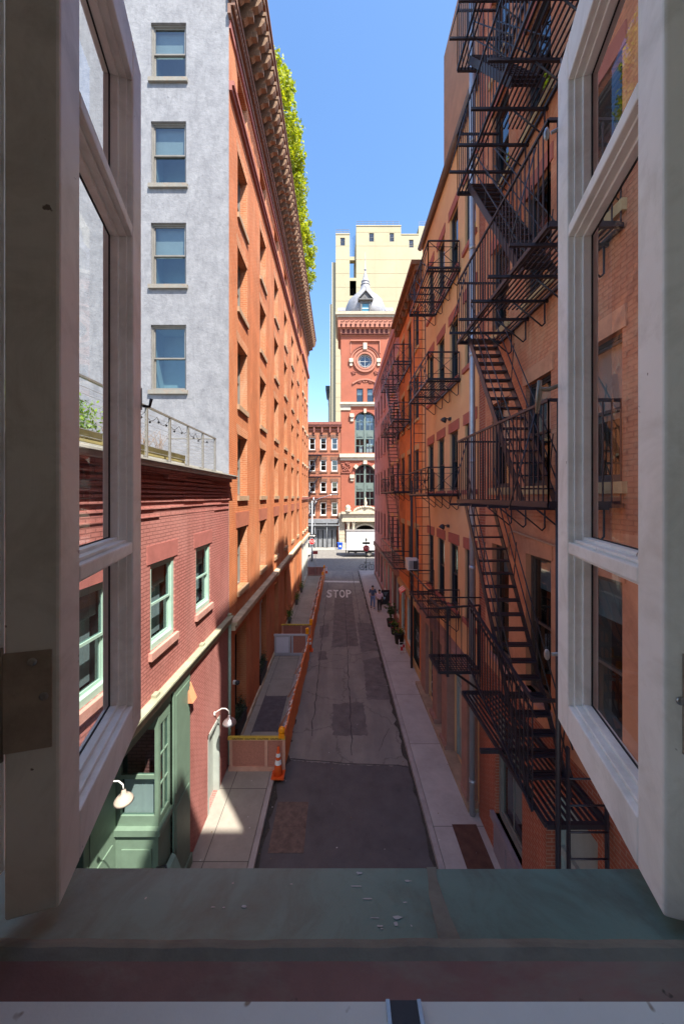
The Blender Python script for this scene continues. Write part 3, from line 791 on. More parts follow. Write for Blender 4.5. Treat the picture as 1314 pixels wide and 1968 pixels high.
for y0, y1, lb in ((2.6, 5.85, 'mossy wooden planter of green shrubs on the roof terrace near the casement'), (6.3, 9.0, 'mossy wooden planter of dry stalks against the roof railing')):
    t = thing('roof_planter', lb, 'planter', (-4.0, y0, 9.36), 'planters on the roof terrace')
    m = MB()
    for k in range(3): m.box(-4.5, -3.9, y0, y1, 9.4 + k * .15, 9.54 + k * .15)
    obj('box', m, PLANK, t)
    m = MB(); pts = []
    if y0 < 4:
        for k in range(26):
            cx, cy, cz = rnd.uniform(-4.6, -3.95), rnd.uniform(y0, y1), rnd.uniform(9.9, 10.25)
            pts += [(cx + rnd.gauss(0, .1), cy + rnd.gauss(0, .13), cz + rnd.gauss(0, .09)) for j in range(90)]
        m.leaves(pts, .045)
        obj('shrub', m, leaf('bright shrub leaves', (.08, .17, .012), (.25, .36, .03), .4), t)
    else:
        for c0 in (6.45, 7.1, 7.7, 8.3):
            m = MB()
            for k in range(16):
                cy = c0 + rnd.gauss(0, .03); cx = -4.2 + rnd.gauss(0, .03)
                m.tube([(-4.2, c0, 9.78), (cx + rnd.gauss(0, .05), cy + rnd.gauss(0, .08), 10.0), (cx + rnd.gauss(0, .1), cy + rnd.gauss(0, .16), rnd.uniform(10.0, 10.35))], [.006, .005, .002], n=4)
            obj('dry_stalk', m, paint('dry stalks', (.2, .13, .08), .9, .3, 9), t)
t = thing('roof_shed', 'grey roofed wooden shed with lattice box on the far end of the roof terrace', 'shed', (-8.5, 8.0, 9.36))
m = MB(); m.box(-9.6, -6.2, 7.6, 9.6, 9.36, 10.2); obj('wall', m, paint('grey boards', (.3, .29, .26), .85, .2, 3, .3, 30), t)
m = MB(); m.hexa([(-9.8, 7.3, 10.9), (-6.0, 7.3, 10.15), (-6.0, 9.8, 10.15), (-9.8, 9.8, 10.9), (-9.8, 7.3, 11.0), (-6.0, 7.3, 10.25), (-6.0, 9.8, 10.25), (-9.8, 9.8, 11.0)]); obj('roof', m, paint('slate grey roof', (.12, .12, .125), .8, .2, 5, .3, 30), t)
m = MB()
for k in range(9): m.box(-8.6, -7.6, 9.0, 9.9, 11.0 + k * .11, 11.07 + k * .11)
for x in (-8.6, -7.65): m.box(x, x + .05, 8.95, 9.0, 11.0, 12.0)
obj('lattice_box', m, paint('weathered lattice', (.34, .3, .24), .9, .2), t)
# ------------------------------------------------------------------ right-hand row
def front(root, x, y0, y1, z0, z1, holes, mats, rec=.2, room=.8, back=True, depth=9.):
    fr = FRt(x); w = MB(); w.wall(fr, y0, y1, z0, z1, holes, rec, 0, 1, 2, room)
    if back:
        w.poly([(x, y1, z0), (x + depth, y1, z0), (x + depth, y1, z1), (x, y1, z1)])
        w.poly([(x, y0, z0), (x + depth, y0, z0), (x + depth, y0, z1), (x, y0, z1)])
        w.poly([(x, y0, z1), (x + depth, y0, z1), (x + depth, y1, z1), (x, y1, z1)])
        w.poly([(x + depth, y0, z0), (x + depth, y1, z0), (x + depth, y1, z1), (x + depth, y0, z1)])
    return obj('wall', w, mats, root)

def lintel_sill(root, fr, u, v0, v1, w, mat, lh=.32, lip=.1, sh=.14, arch=False, sillmat=None):
    m = MB(); m.fbox(fr, u - lip, u + w + lip, v1, v1 + lh, -.02, .025); obj('lintel', m, mat, root)
    m = MB(); m.fbox(fr, u - lip, u + w + lip, v0 - sh, v0, -.1, .07); obj('sill', m, sillmat or mat, root)

# R1 near brick house -------------------------------------------------
R1 = thing('brick_house', 'near right brick house of rough orange painted brick carrying the largest fire escape', 'building', (3.8, .8, 0))
f1 = FRt(3.8)
r1rows = ((9.0, 11.05), (12.75, 14.8), (16.2, 18.2), (19.1, 21.0))
r1w = (3.15, 4.75, 6.35, 7.93)
holes = [(b, b + .86, a, c, .2) for b in r1w for a, c in r1rows]
w = MB(); w.wall(f1, .8, 9.2, 8.3, 23.6, holes, .2, 0, 0, 2, .8)
hl = [(b, b + .86, 4.95, 7.65, .22) for b in r1w]
w.wall(f1, .8, 9.2, 4.5, 8.3, hl, .22, 1, 1, 2, .8)
hg = [(7.35, 8.6, 1.1, 3.7, .25), (5.2, 6.5, .2, 3.7, .3), (3.0, 4.7, .6, 3.7, .3)]
w.wall(f1, .8, 9.2, 0, 4.5, hg, .25, 3, 3, 2, .8)
w.wall(f1, 9.2, 9.6, 0, 23.6, (), .2, 3)
x = 3.8
w.poly([(x, 9.6, 0), (x + 9, 9.6, 0), (x + 9, 9.6, 23.6), (x, 9.6, 23.6)]); w.poly([(x, .8, 23.6), (x + 9, .8, 23.6), (x + 9, 9.6, 23.6), (x, 9.6, 23.6)])
w.poly([(x, .8, 0), (x + 9, .8, 0), (x + 9, .8, 23.6), (x, .8, 23.6)]); w.poly([(x + 9, .8, 0), (x + 9, 9.6, 0), (x + 9, 9.6, 23.6), (x + 9, .8, 23.6)])
obj('wall', w, [RBRICK, TERRA, DARK, BAREBRICK], R1)
for b in r1w:
    for i, (a, c) in enumerate(r1rows):
        sash_window(R1, f1, b, a, .86, c - a, .12, DKFRAME, blind=.55 if (i == 0 and b > 4) else 0)
        lintel_sill(R1, f1, b, a, c, .86, LINTEL if i else TERRA, .3, .08, .16, sillmat=BUFF)
    sash_window(R1, f1, b, 4.95, .86, 2.7, .14, paint('brown window paint', (.1, .07, .055), .6, .2, 5, .2, 50), style='double', blind=.25)
    lintel_sill(R1, f1, b, 4.95, 7.65, .86, TERRA, .3, .06, .12, sillmat=PINKSILL)
m = MB(); m.fbox(f1, .8, 9.6, 23.3, 23.7, 0, .3); m.fbox(f1, .8, 9.6, 22.9, 23.3, 0, .15); obj('cornice', m, BROWNSTONE, R1)
sash_window(R1, f1, 7.35, 1.1, 1.25, 2.6, .12, GREYFRAME, style='single', cols=2, fw=.1)
m = MB(); m.fbox(f1, 7.3, 8.65, .13, .95, -.06, .03); m.fbox(f1, 7.25, 8.7, .95, 1.1, -.12, .1); m.fbox(f1, 7.4, 7.95, .3, .85, .03, .045); m.fbox(f1, 8.0, 8.55, .3, .85, .03, .045)
obj('shop_panel', m, paint('mauve grey panel', (.24, .2, .22), .6, .12, 4, .15, 40), R1)
m = MB(); m.fbox(f1, 7.45, 8.5, 1.3, 3.6, -.4, -.38); obj('window_shade', m, paint('tan shade', (.4, .35, .24), .8, .08), R1)
m = MB(); m.fbox(f1, 5.2, 6.5, .15, 3.7, -.35, -.24); m.fbox(f1, 5.25, 5.35, .15, 3.7, -.24, -.16); m.fbox(f1, 6.35, 6.45, .15, 3.7, -.24, -.16); m.fbox(f1, 5.35, 6.35, 2.4, 2.55, -.24, -.17); m.fbox(f1, 5.5, 6.2, .5, 1.2, -.24, -.215); m.fbox(f1, 5.5, 6.2, 1.4, 2.2, -.24, -.215)
obj('door', m, GREYDOOR, R1)
m = MB(); m.fbox(f1, 3.0, 4.7, .6, 3.7, -.35, -.28); m.fbox(f1, 2.9, 4.8, .13, .6, -.1, .08); obj('shop_panel', m, GREYDOOR, R1)
m = MB(); m.tube([(3.74, 3.6, 7.75), (3.74, 7.6, 8.05), (3.73, 7.75, 8.0), (3.73, 7.8, 7.75), (3.74, 7.8, 7.5)], .02, n=6); obj('conduit', m, paint('painted pipe', (.5, .27, .16), .6, .1), R1)
m = MB(); m.tube([(3.62, 9.62, .15), (3.62, 9.62, 22.5)], .075, n=10)
for k in range(8): m.lathe((3.62, 9.62, 1 + k * 2.9), [(.088, 0), (.088, .12)], 10)
obj('downspout', m, paint('pale downspout metal', (.4, .4, .43), .4, .1, 3, .1, 40, metal=.5), R1)

# unseen block added on the right, shaped to shade the red front
RH = thing('shading_block', 'unseen brick block beside the footbridge on the right, shaped to cast shade', 'building', (3.8, -1, 0))
m = MB(); m.hexa([(3.8, -1.8, 0), (13, -1.8, 0), (13, -.4, 0), (3.8, -.4, 0), (3.8, -1.8, 18.6), (13, -1.8, 18.6), (13, -.4, 18.8), (3.8, -.4, 18.8)]); m.box(3.8, 13, -9, -1.8, 0, 21.6)
obj('wall', m, BAREBRICK, RH)

# R2 amber stucco house ------------------------------------------------
R2 = thing('stucco_house', 'amber stucco house on the right with dark red lintels and a round eave gutter', 'building', (3.9, 9.62, 0))
f2 = FRt(3.9)
r2rows = ((5.05, 7.2), (9.0, 11.0), (12.75, 14.8), (16.4, 18.5)); r2w = (10.1, 11.6, 13.1, 14.6)
holes = [(b, b + .85, a, c, .18) for b in r2w for a, c in r2rows]
holes += [(10.45, 11.9, .2, 3.55, .45), (12.7, 13.3, .2, 3.55, .3), (14.1, 15.3, .2, 3.3, .3)]
front(R2, 3.9, 9.62, 16.5, 0, 20.3, holes, [AMBER, AMBER, DARK], .18, .8)
for b in r2w:
    for i, (a, c) in enumerate(r2rows):
        sash_window(R2, f2, b, a, .85, c - a, .1, DKFRAME, blind=.4 if (i + int(b)) % 3 == 0 else 0)
        lintel_sill(R2, f2, b, a, c, .85, LINTEL, .34, .12, .14)
m = MB(); m.tube([(3.78, 9.7, 20.35), (3.78, 16.5, 20.35)], .12, n=10); m.fbox(f2, 9.65, 16.5, 20.3, 20.42, -.3, .05); obj('gutter', m, paint('brown gutter', (.13, .09, .08), .45, .15), R2)
m = MB(); m.box(4.15, 9, 9.9, 14.0, 20.42, 26.2); obj('penthouse', m, paint('tan penthouse wall', (.4, .22, .13), .85, .15, 2, .3, 20), R2)
m = MB(); m.fbox(f2, 9.95, 10.4, .13, 3.6, 0, .3); m.fbox(f2, 11.95, 12.55, .13, 3.6, 0, .26); m.fbox(f2, 13.35, 14.0, .13, 3.6, 0, .2); m.fbox(f2, 15.35, 16.2, .13, 3.6, 0, .15)
for a, b in ((9.93, 10.42), (11.93, 12.57), (13.33, 14.02)): m.fbox(f2, a, b, .13, .4, 0, .33)
m.fbox(f2, 9.7, 16.4, 3.6, 3.9, 0, .32)
obj('shop_piers', m, paint('brown pier paint', (.32, .17, .13), .75, .15, 3, .2, 30), R2)
for a, b in ((10.45, 11.9), (12.7, 13.3)):
    m = MB(); m.fbox(f2, a, b, .2, 3.55, -.3, -.1); m.fbox(f2, a + .05, b - .05, 2.5, 2.62, -.1, -.06); m.fbox(f2, a + .02, a + .1, .2, 3.5, -.1, -.05); m.fbox(f2, b - .1, b - .02, .2, 3.5, -.1, -.05)
    m.fbox(f2, a + .2, (a + b) / 2 - .08, 1.2, 2.3, -.1, -.085, 1); m.fbox(f2, (a + b) / 2 + .08, b - .2, 1.2, 2.3, -.1, -.085, 1)
    obj('shop_door', m, [GREYDOOR, paint('cream door panel', (.48, .42, .31), .6, .08)], R2)
m = MB(); m.fbox(f2, 14.1, 15.3, .2, 3.3, -.25, -.1)
for k in range(14): m.fbox(f2, 14.15, 15.25, 1.7 + k * .1, 1.77 + k * .1, -.1, -.06)
obj('louvred_door', m, paint('dark teal door', (.05, .07, .07), .6, .15), R2)
m = MB(); m.fbox(f2, 9.7, 16.4, -.02, .24, 0, .36); obj('stone_step', m, paint('worn tan step', (.34, .24, .16), .9, .25, 3, .4, 30), R2)
t = text_obj('S 8\nOSZ', .5, paint('white spray paint', (.5, .52, .52), .7, .05), R2, .002, 1, 1.4)
t.rotation_euler = (R(90), 0, R(-90)); t.location = (-.085 + .0 - .02 + .155, 14.7 - 9.62, 1.05); t.name = 'graffiti'

# R3 deep orange house --------------------------------------------------
R3 = thing('orange_house', 'deep orange house on the right with cream lintels and overhanging brown cornice', 'building', (3.85, 16.52, 0))
f3 = FRt(3.85)
r3w = (17.1, 18.9, 20.8)
r3rows = ((5.1, 7.2), (9.0, 11.1), (12.6, 14.7), (16.1, 18.1))
holes = [(b, b + .9, a, c, .18) for b in r3w for a, c in r3rows] + [(16.9, 18.3, .2, 3.3, .2), (18.7, 20.3, .55, 3.3, .2), (20.6, 22.2, .55, 3.3, .2)]
front(R3, 3.85, 16.52, 22.6, 0, 19.3, holes, [DEEP, DEEP, DARK])
for b in r3w:
    for i, (a, c) in enumerate(r3rows):
        sash_window(R3, f3, b, a, .9, c - a, .1, DKFRAME, blind=.5 if i == 1 else 0)
        lintel_sill(R3, f3, b, a, c, .9, BUFF, .26, .1, .12)
m = MB(); m.fbox(f3, 16.4, 22.7, 19.3, 19.55, -.3, .32); m.fbox(f3, 16.35, 22.75, 19.55, 19.75, -.3, .5); m.fbox(f3, 16.5, 22.6, 18.95, 19.3, 0, .12)
for k in range(8): m.fbox(f3, 16.7 + k * .82, 16.85 + k * .82, 18.95, 19.3, .12, .3)
obj('cornice', m, paint('rusty brown cornice', (.2, .085, .04), .8, .25, 3, .3, 20), R3)
sash_window(R3, f3, 18.7, .55, 1.6, 2.75, .1, CREAMSASH, style='single', cols=3); sash_window(R3, f3, 20.6, .55, 1.6, 2.75, .1, CREAMSASH, style='single', cols=3)
m = MB(); m.fbox(f3, 16.9, 18.3, .2, 3.3, -.2, -.1); m.fbox(f3, 16.9, 17.0, .2, 3.3, -.1, .0); m.fbox(f3, 18.2, 18.3, .2, 3.3, -.1, .0); m.fbox(f3, 17.1, 18.1, 2.3, 2.4, -.1, -.06); obj('door', m, paint('black green door', (.025, .035, .03), .5, .2), R3)
t = text_obj('ZON\n68', .45, paint('white spray paint', (.5, .52, .52), .7, .05), R3, .002, 1, 1.6); t.rotation_euler = (R(90), 0, R(-90)); t.location = (.09, 17.6 - 16.52, 1.4); t.name = 'graffiti'
m = MB(); m.fbox(f3, 16.6, 22.5, 3.35, 3.7, 0, .12); m.fbox(f3, 16.6, 22.5, .1, .5, 0, .04); obj('shop_fascia', m, BUFF, R3)

# R4 mauve row ------------------------------------------------------------
R4 = thing('mauve_building', 'long mauve painted building at the far right end of the alley', 'building', (4.0, 22.62, 0))
f4 = FRt(4.0)
r4w = [23.6 + 2.3 * k for k in range(7)]
r4rows = ((5.2, 7.3), (9.0, 11.1), (12.6, 14.7), (16.4, 18.3))
holes = [(b, b + 1.0, a, c, .18) for b in r4w for a, c in r4rows] + [(b - .35, b + 1.35, .5, 3.3, .2) for b in r4w]
front(R4, 4.0, 22.62, 39.7, 0, 20.6, holes, [PURPLE, PURPLE, DARK])
for k, b in enumerate(r4w):
    for a, c in r4rows:
        sash_window(R4, f4, b, a, 1.0, c - a, .1, DKFRAME); lintel_sill(R4, f4, b, a, c, 1.0, BUFF if k < 2 else PURPLE, .26, .1, .12)
    sash_window(R4, f4, b - .35, .5, 1.7, 2.8, .1, CREAMSASH if k < 4 else GREYFRAME, style='single', cols=2)
m = MB(); m.fbox(f4, 22.65, 39.8, 20.2, 20.75, -.3, .22); m.fbox(f4, 22.65, 39.75, 19.9, 20.2, 0, .1)
for k in range(22): m.fbox(f4, 23 + k * .76, 23.3 + k * .76, 19.3, 19.7, 0, .03)
obj('cornice', m, PURPLE, R4)
m = MB(); m.fbox(f4, 22.65, 39.7, 3.4, 3.8, 0, .14); m.fbox(f4, 22.65, 39.7, .1, .45, 0, .05); m.fbox(f4, 24.9, 25.4, .1, 3.4, 0, .1); obj('shop_fascia', m, paint('brown shop paint', (.22, .1, .07), .7, .15), R4)

# ------------------------------------------------------------------ fire escapes
def fire_escape(label, wx, ox, d0, d1, levels, rh, brk, style='bars', stairs=(), ladders=(), pitch=.12, nid=0, bot=True):
    root = thing('fire_escape', label, 'fire escape', (wx, d0, levels[0]), 'black iron fire escapes on the right-hand row')
    for li, z in enumerate(levels):
        st = [s for s in stairs if abs(s[1] - z) < .05]
        m = MB()
        for x in (ox, wx - .04): m.bar((x, d0, z), (x, d1, z), .045, .06)
        for y in (d0, d1): m.bar((ox, y, z - .002), (wx - .04, y, z - .002), .05, .06)
        n = int((wx - ox) / .085)
        for k in range(1, n):
            x = ox + (wx - .04 - ox) * k / n
            seg = [(d0, d1)]
            for s in st:
                if s[4] - .03 < x < s[5] + .03: seg = [(d0, s[3] - 1.25), (s[3], d1)]
            for a, b in seg:
                if b - a > .1: m.bar((x, a, z + .012), (x, b, z + .012), .03, .014)
        obj('platform', m, IRON, root)
        for y in brk:
            m = MB(); e = ox - (.38 if style == 'bars' else .05)
            m.bar((e, y, z - .05), (wx, y, z - .05), .04, .045)
            b0 = Vector((wx - .06, y, z - .07)); b1 = Vector((wx - .06, y, z - .5)); b2 = Vector((wx - .62, y, z - .08))
            m.tube([b0, b1 + Vector((0, 0, .05)), b1 + Vector((-.05, 0, 0)), b2], .016, n=5)
            if style == 'bars' and y in (brk[-1], brk[0]):
                m.tube([(e + .01, y, z - .03), (ox, y, z + rh * .95)], .011, n=5)
            obj('bracket', m, IRON, root)
        m = MB(); zt = z + rh; zb = z + .06
        runs = [((ox, d0), (ox, d1)), ((ox, d1), (wx - .06, d1)), ((ox, d0), (wx - .06, d0))]
        for (xa, ya), (xb, yb) in runs:
            m.bar((xa, ya, zt), (xb, yb, zt), .035, .04)
            L = math.hypot(xb - xa, yb - ya)
            if style == 'bars':
                n = max(2, int(L / pitch))
                for k in range(n + 1):
                    t = k / n; m.bar((xa + (xb - xa) * t, ya + (yb - ya) * t, z), (xa + (xb - xa) * t, ya + (yb - ya) * t, zt), .016)
                m.bar((xa, ya, z + .04), (xb, yb, z + .04), .02, .03)
            elif li == 0:
                n = max(1, round(L / .75)); m.bar((xa, ya, z + rh * .5), (xb, yb, z + rh * .5), .014)
                for k in range(n + 1):
                    t = k / n; m.bar((xa + (xb - xa) * t, ya + (yb - ya) * t, z), (xa + (xb - xa) * t, ya + (yb - ya) * t, zt), .02)
            else:
                n = max(1, round(L / 1.05))
                m.bar((xa, ya, z + rh * .2), (xb, yb, z + rh * .2), .014); m.bar((xa, ya, z + rh * .78), (xb, yb, z + rh * .78), .014)
                for k in range(n + 1):
                    t = k / n; m.bar((xa + (xb - xa) * t, ya + (yb - ya) * t, z), (xa + (xb - xa) * t, ya + (yb - ya) * t, zt), .028)
                for k in range(n):
                    t0, t1 = k / n, (k + 1) / n
                    A = Vector((xa + (xb - xa) * t0, ya + (yb - ya) * t0, 0)); B = Vector((xa + (xb - xa) * t1, ya + (yb - ya) * t1, 0))
                    m.bar(A + Vector((0, 0, z)), B + Vector((0, 0, zt)), .015); m.bar(A + Vector((0, 0, zt)), B + Vector((0, 0, z)), .015)
                    mid = (A + B) / 2 + Vector((0, 0, (z + zt) / 2)); m.ball(mid, .035, 0, 6)
        obj('railing', m, IRON, root)
    for z0, z1, y0, y1, x0, x1 in stairs:      # from (y0,z0) bottom to (y1,z1) top
        m = MB()
        m.bar((x0, y0, z0), (x0, y1, z1), .02, .125); m.bar((x1, y0, z0), (x1, y1, z1), .02, .125)
        n = max(3, round((z1 - z0) / .235))
        for k in range(1, n + 1):
            t = k / (n + .3); y = y0 + (y1 - y0) * t; z = z0 + (z1 - z0) * t
            for j in range(3): m.box(x0, x1, y - .09 + j * .065, y - .045 + j * .065, z - .012, z + .012)
        s = obj('stair', m, IRON, root)
        m = MB()
        for x in (x0, x1):
            for hh in (.42, .85): m.tube([(x, y0 - .05, z0 + hh - .1), (x, y1 - .1, z1 + hh * .9)], .012, n=5)
            for k in range(4):
                t = (k + .3) / 3.6; m.bar((x, y0 + (y1 - y0) * t, z0 + (z1 - z0) * t), (x, y0 + (y1 - y0) * t - .12, z0 + (z1 - z0) * t + .82), .014)
        obj('handrail', m, IRON, s)
    for z0, z1, x0, x1, y0, y1 in ladders:
        m = MB()
        m.bar((x0, y0, z0), (x0, y1, z1), .03); m.bar((x1, y0, z0), (x1, y1, z1), .03)
        n = max(2, round((z1 - z0) / .36))
        for k in range(n):
            t = (k + .5) / n; y = y0 + (y1 - y0) * t; z = z0 + (z1 - z0) * t; m.tube([(x0, y, z), (x1, y, z)], .012, n=5)
        obj('ladder', m, IRON, root)
    return root

L1 = (8.68, 12.4, 15.9, 18.8)
FE1 = fire_escape('largest black fire escape with steep stairs on the near brick house', 3.8, 2.78, 4.7, 8.3, L1, 1.4, (7.69, 7.1, 6.44, 5.72, 5.0),
            stairs=[(8.7, 12.4, 5.75, 8.1, 2.98, 3.52), (12.42, 15.9, 5.75, 8.1, 2.98, 3.52), (15.92, 18.8, 6.1, 8.1, 2.98, 3.52), (4.25, 8.68, 5.35, 8.1, 2.88, 3.5)], nid=1)
# lower landing with its drop ladder, posts and sloped railing
m = MB(); z = 4.2
for x in (2.9, 3.76): m.bar((x, 4.95, z), (x, 8.3, z), .05, .07)
for y in (4.95, 6.4, 8.3): m.bar((2.55 if y > 6 and y < 7 else 2.9, y, z - .002), (3.76, y, z - .002), .06, .07)
for k in range(1, 10): m.bar((2.9 + k * .086, 4.95, z + .015), (2.9 + k * .086, 8.3, z + .015), .045, .014)
obj('landing', m, IRON, FE1)
m = MB()
P = lambda t, dz: (2.84, 7.75 - 2.55 * t, 5.1 - .92 * t + dz)
m.bar(P(0, 0), P(1, 0), .03, .05); m.bar(P(0, 1.42), P(1, 1.62), .04, .05); m.bar((2.9, 7.8, 6.3), (2.9, 5.2, 5.55), .03)
for k in range(22): t = k / 21; m.bar(P(t, 0), P(t, 1.42 + .2 * t), .016)
m.bar(P(1, 1.62), (3.5, 5.2, 5.8), .035, .045)
obj('sloped_railing', m, IRON, FE1)
m = MB(); m.tube([(3.02, 4.88, .9), (3.02, 4.88, 9.4)], .035, n=8); obj('post', m, IRON, FE1)
m = MB()
m.bar((3.1, 4.75, 1.2), (3.1, 4.8, 5.4), .03, .05); m.bar((3.62, 4.75, 1.2), (3.62, 4.8, 5.4), .03, .05)
for k in range(11): m.tube([(3.1, 4.76, 1.4 + k * .36), (3.62, 4.76, 1.4 + k * .36)], .013, n=5)
m.bar((2.95, 4.78, 2.95), (3.75, 4.78, 2.95), .05, .05)
obj('drop_ladder', m, IRON, FE1)
# small caged platform beyond it
m = MB(); z = 4.55
x0, x1, y0, y1 = 2.42, 3.4, 8.55, 9.45
for x in (x0, x1): m.bar((x, y0, z), (x, y1, z), .05, .07)
for y in (y0, y1): m.bar((x0, y, z - .002), (x1, y, z - .002), .05, .07)
for k in range(1, 14): m.bar((x0 + k * .07, y0, z + .012), (x0 + k * .07, y1, z + .012), .03, .012)
for k in range(1, 9): m.bar((x0, y0 + k * .1, z + .02), (x1, y0 + k * .1, z + .02), .012, .01)
m.bar((x0, y0, z + 1.55), (x1, y0, z + 1.62), .04); m.bar((x0, y0, z + 1.55), (x0, y1, z + 1.55), .035); m.bar((x0, y1, z + 1.55), (3.8, y1, z + 1.55), .03)
m.bar((x0 + .2, y0, z - .1), (x0 + .2, y0, z + 1.6), .06); m.bar((x1, y0, z - .1), (x1, y0, z + 1.62), .04)
for k in range(8): m.bar((x0 + k * .135, y0, z), (x0 + k * .135, y0, z + 1.56), .014); m.bar((x0, y0 + k * .12, z), (x0, y0 + k * .12, z + 1.55), .014)
m.bar((3.8, y0 + .3, z - .8), (x0 + .3, y0 + .3, z - .03), .05)
m.bar((x1, y0, z + .02), (2.84, 7.75, 5.05), .03, .05)
obj('caged_platform', m, IRON, FE1)

FE2 = fire_escape('cross-braced black balconies with ladders on the amber stucco house', 3.9, 2.85, 11.3, 14.3, (4.95, 8.87, 12.55, 16.1), .86, (11.4, 12.3, 13.2, 14.1), 'cross',
            ladders=[(8.9, 13.3, 2.95, 3.4, 13.9, 13.95), (12.6, 17.0, 2.95, 3.4, 13.9, 13.95), (5.0, 9.6, 2.98, 3.5, 13.2, 13.95)], nid=2)
m = MB(); m.tube([(3.68, 17.9, .13), (3.68, 17.9, 9.6)], .06, n=8); m.tube([(3.72, 18.3, .13), (3.72, 18.3, 16.0)], .035, n=6)
obj('drain_pipe', m, DKFRAME, R3)
FE3 = fire_escape('far black fire escape with a long switchback stair on the deep orange house', 3.85, 2.9, 18.6, 24.2, (5.0, 9.05, 12.85, 15.9), .9, (18.9, 20.6, 22.3, 24.0), 'cross',
            stairs=[(9.05, 12.85, 20.0, 22.8, 3.0, 3.6), (12.85, 15.9, 20.2, 22.8, 3.0, 3.6), (5.0, 9.05, 19.6, 22.8, 3.0, 3.6)], nid=3)
# ------------------------------------------------------------------ far end: tower, brick block, cream building
TW = thing('corner_tower', 'red stone tower at the end of the alley with round window, slate dome and spire', 'tower', (.35, 60, 0))
ft = FF(60.)
TRED = paint('salmon tower stone', (.32, .098, .055), .85, .12, .6, .3, 8, stain=(.3, .1, .07), stain_amt=.5, stain_scale=.3)
TRED2 = paint('pale red trim stone', (.36, .15, .1), .85, .12, 1, .3, 10)
TSTONE = paint('tower trim limestone', (.55, .47, .36), .85, .15, 1.2, .4, 12, stain=(.28, .22, .16), stain_amt=.5)
SLATE = paint('silver slate', (.27, .27, .285), .45, .25, 2.2, .4, 9, dist=.05, stain=(.2, .2, .22), stain_amt=.5, stain_scale=1, stain_stretch=(.4, .4, 4))
TGREEN = paint('tower window green', (.13, .17, .15), .5, .1)
cx = 4.42
def arch_fill(mb, fr, u0, u1, zs, z1, m, seg=14, w=0., rise=None, depth=.0, mr=None):
    """solid between an arch springing at zs and the top line z1"""
    r = (u1 - u0) / 2; c = (u0 + u1) / 2; rise = rise or r
    pts = [(c - r * math.cos(PI * k / seg), zs + rise * math.sin(PI * k / seg)) for k in range(seg + 1)]
    for (a, b), (p, q) in zip(pts, pts[1:]):
        mb.poly([fr.P(a, b, w), fr.P(p, q, w), fr.P(p, z1, w), fr.P(a, z1, w)], m)
        if depth: mb.poly([fr.P(a, b, w), fr.P(p, q, w), fr.P(p, q, w - depth), fr.P(a, b, w - depth)], m if mr is None else mr)
def arch_ring(mb, fr, c, zs, r0, r1, w0, w1, m, a0=0, a1=PI, seg=20, sy=1.):
    for k in range(seg):
        t, s_ = a0 + (a1 - a0) * k / seg, a0 + (a1 - a0) * (k + 1) / seg
        q = lambda r, a, w: fr.P(c + r * math.cos(a), zs + r * sy * math.sin(a), w)
        mb.hexa([q(r0, t, w0), q(r1, t, w0), q(r1, s_, w0), q(r0, s_, w0), q(r0, t, w1), q(r1, t, w1), q(r1, s_, w1), q(r0, s_, w1)], m)
w = MB()
wd = 1.72
holes = [(3.0, 4.1, 24.75, 27.1, .4), (4.78, 5.88, 24.75, 27.1, .4), (cx - wd, cx + wd, 16.2, 23.2, .5), (cx - wd, cx + wd, 7.2, 14.3, .5), (cx - 1.28, cx + 1.28, 31.74 - 1.28, 31.74 + 1.28, .4), (2.6, 6.3, .2, 4.4, .8)]
w.wall(ft, .35, 8.5, 0, 36.0, holes, .4, 0, 0, 1, 1.2)
arch_fill(w, ft, cx - wd, cx + wd, 21.9, 23.2, 0, 14, -.01, rise=1.25, depth=.49); arch_fill(w, ft, cx - wd, cx + wd, 12.55, 14.3, 0, 16, -.01, depth=.49)
for k in range(24):
    a, b = 2 * PI * k / 24, 2 * PI * (k + 1) / 24
    def sqp(t):
        c, s_ = math.cos(t), math.sin(t); f = 1.28 / max(abs(c), abs(s_)); return (cx + c * f, 31.74 + s_ * f)
    p, q = (cx + 1.22 * math.cos(a), 31.74 + 1.22 * math.sin(a)), (cx + 1.22 * math.cos(b), 31.74 + 1.22 * math.sin(b))
    w.poly([ft.P(*p, -.01), ft.P(*q, -.01), ft.P(*sqp(b), -.01), ft.P(*sqp(a), -.01)], 0)
for xx in (.35, 8.5): w.poly([(xx, 60, 0), (xx, 68, 0), (xx, 68, 36), (xx, 60, 36)])
obj('wall', w, [TRED, DARK], TW)
CARVE = paint('dark carved stone', (.24, .08, .055), .9, .3, 5)
def one(name, mats, parent, *calls):
    m = MB()
    for fn, *args in calls: getattr(m, fn)(*args) if isinstance(fn, str) else fn(m, *args)
    return obj(name, m, mats, parent)
m = MB(); arch_ring(m, ft, cx, 31.74, 1.2, 1.5, -.1, .22, 0, 0, 2 * PI, 28); arch_ring(m, ft, cx, 31.74, 1.5, 1.62, 0, .1, 0, 0, 2 * PI, 28); arch_ring(m, ft, cx, 31.74, 1.62, 1.95, 0, .26, 0, 0, 2 * PI, 28); obj('round_moulding', m, TRED2, TW)
m = MB(); arch_ring(m, ft, cx, 31.74, 2.2, 2.5, 0, .16, 0, 0, PI, 18); arch_ring(m, ft, cx, 31.74, 2.5, 2.62, 0, .28, 1, 0, PI, 18); obj('hood_mould', m, [TRED2, CARVE], TW)
m = MB(); m.fbox(ft, 1.95, 7.0, 35.05, 35.25, 0, .25); m.fbox(ft, 6.85, 7.0, 33.0, 35.05, 0, .25); m.fbox(ft, 1.95, 2.1, 33, 35.05, 0, .06); obj('panel_mould', m, TRED2, TW)
one('hood_mould', TRED2, TW, (arch_ring, ft, cx, 25.3, 3.2, 3.45, 0, .2, 0, PI * .28, PI * .72, 12))
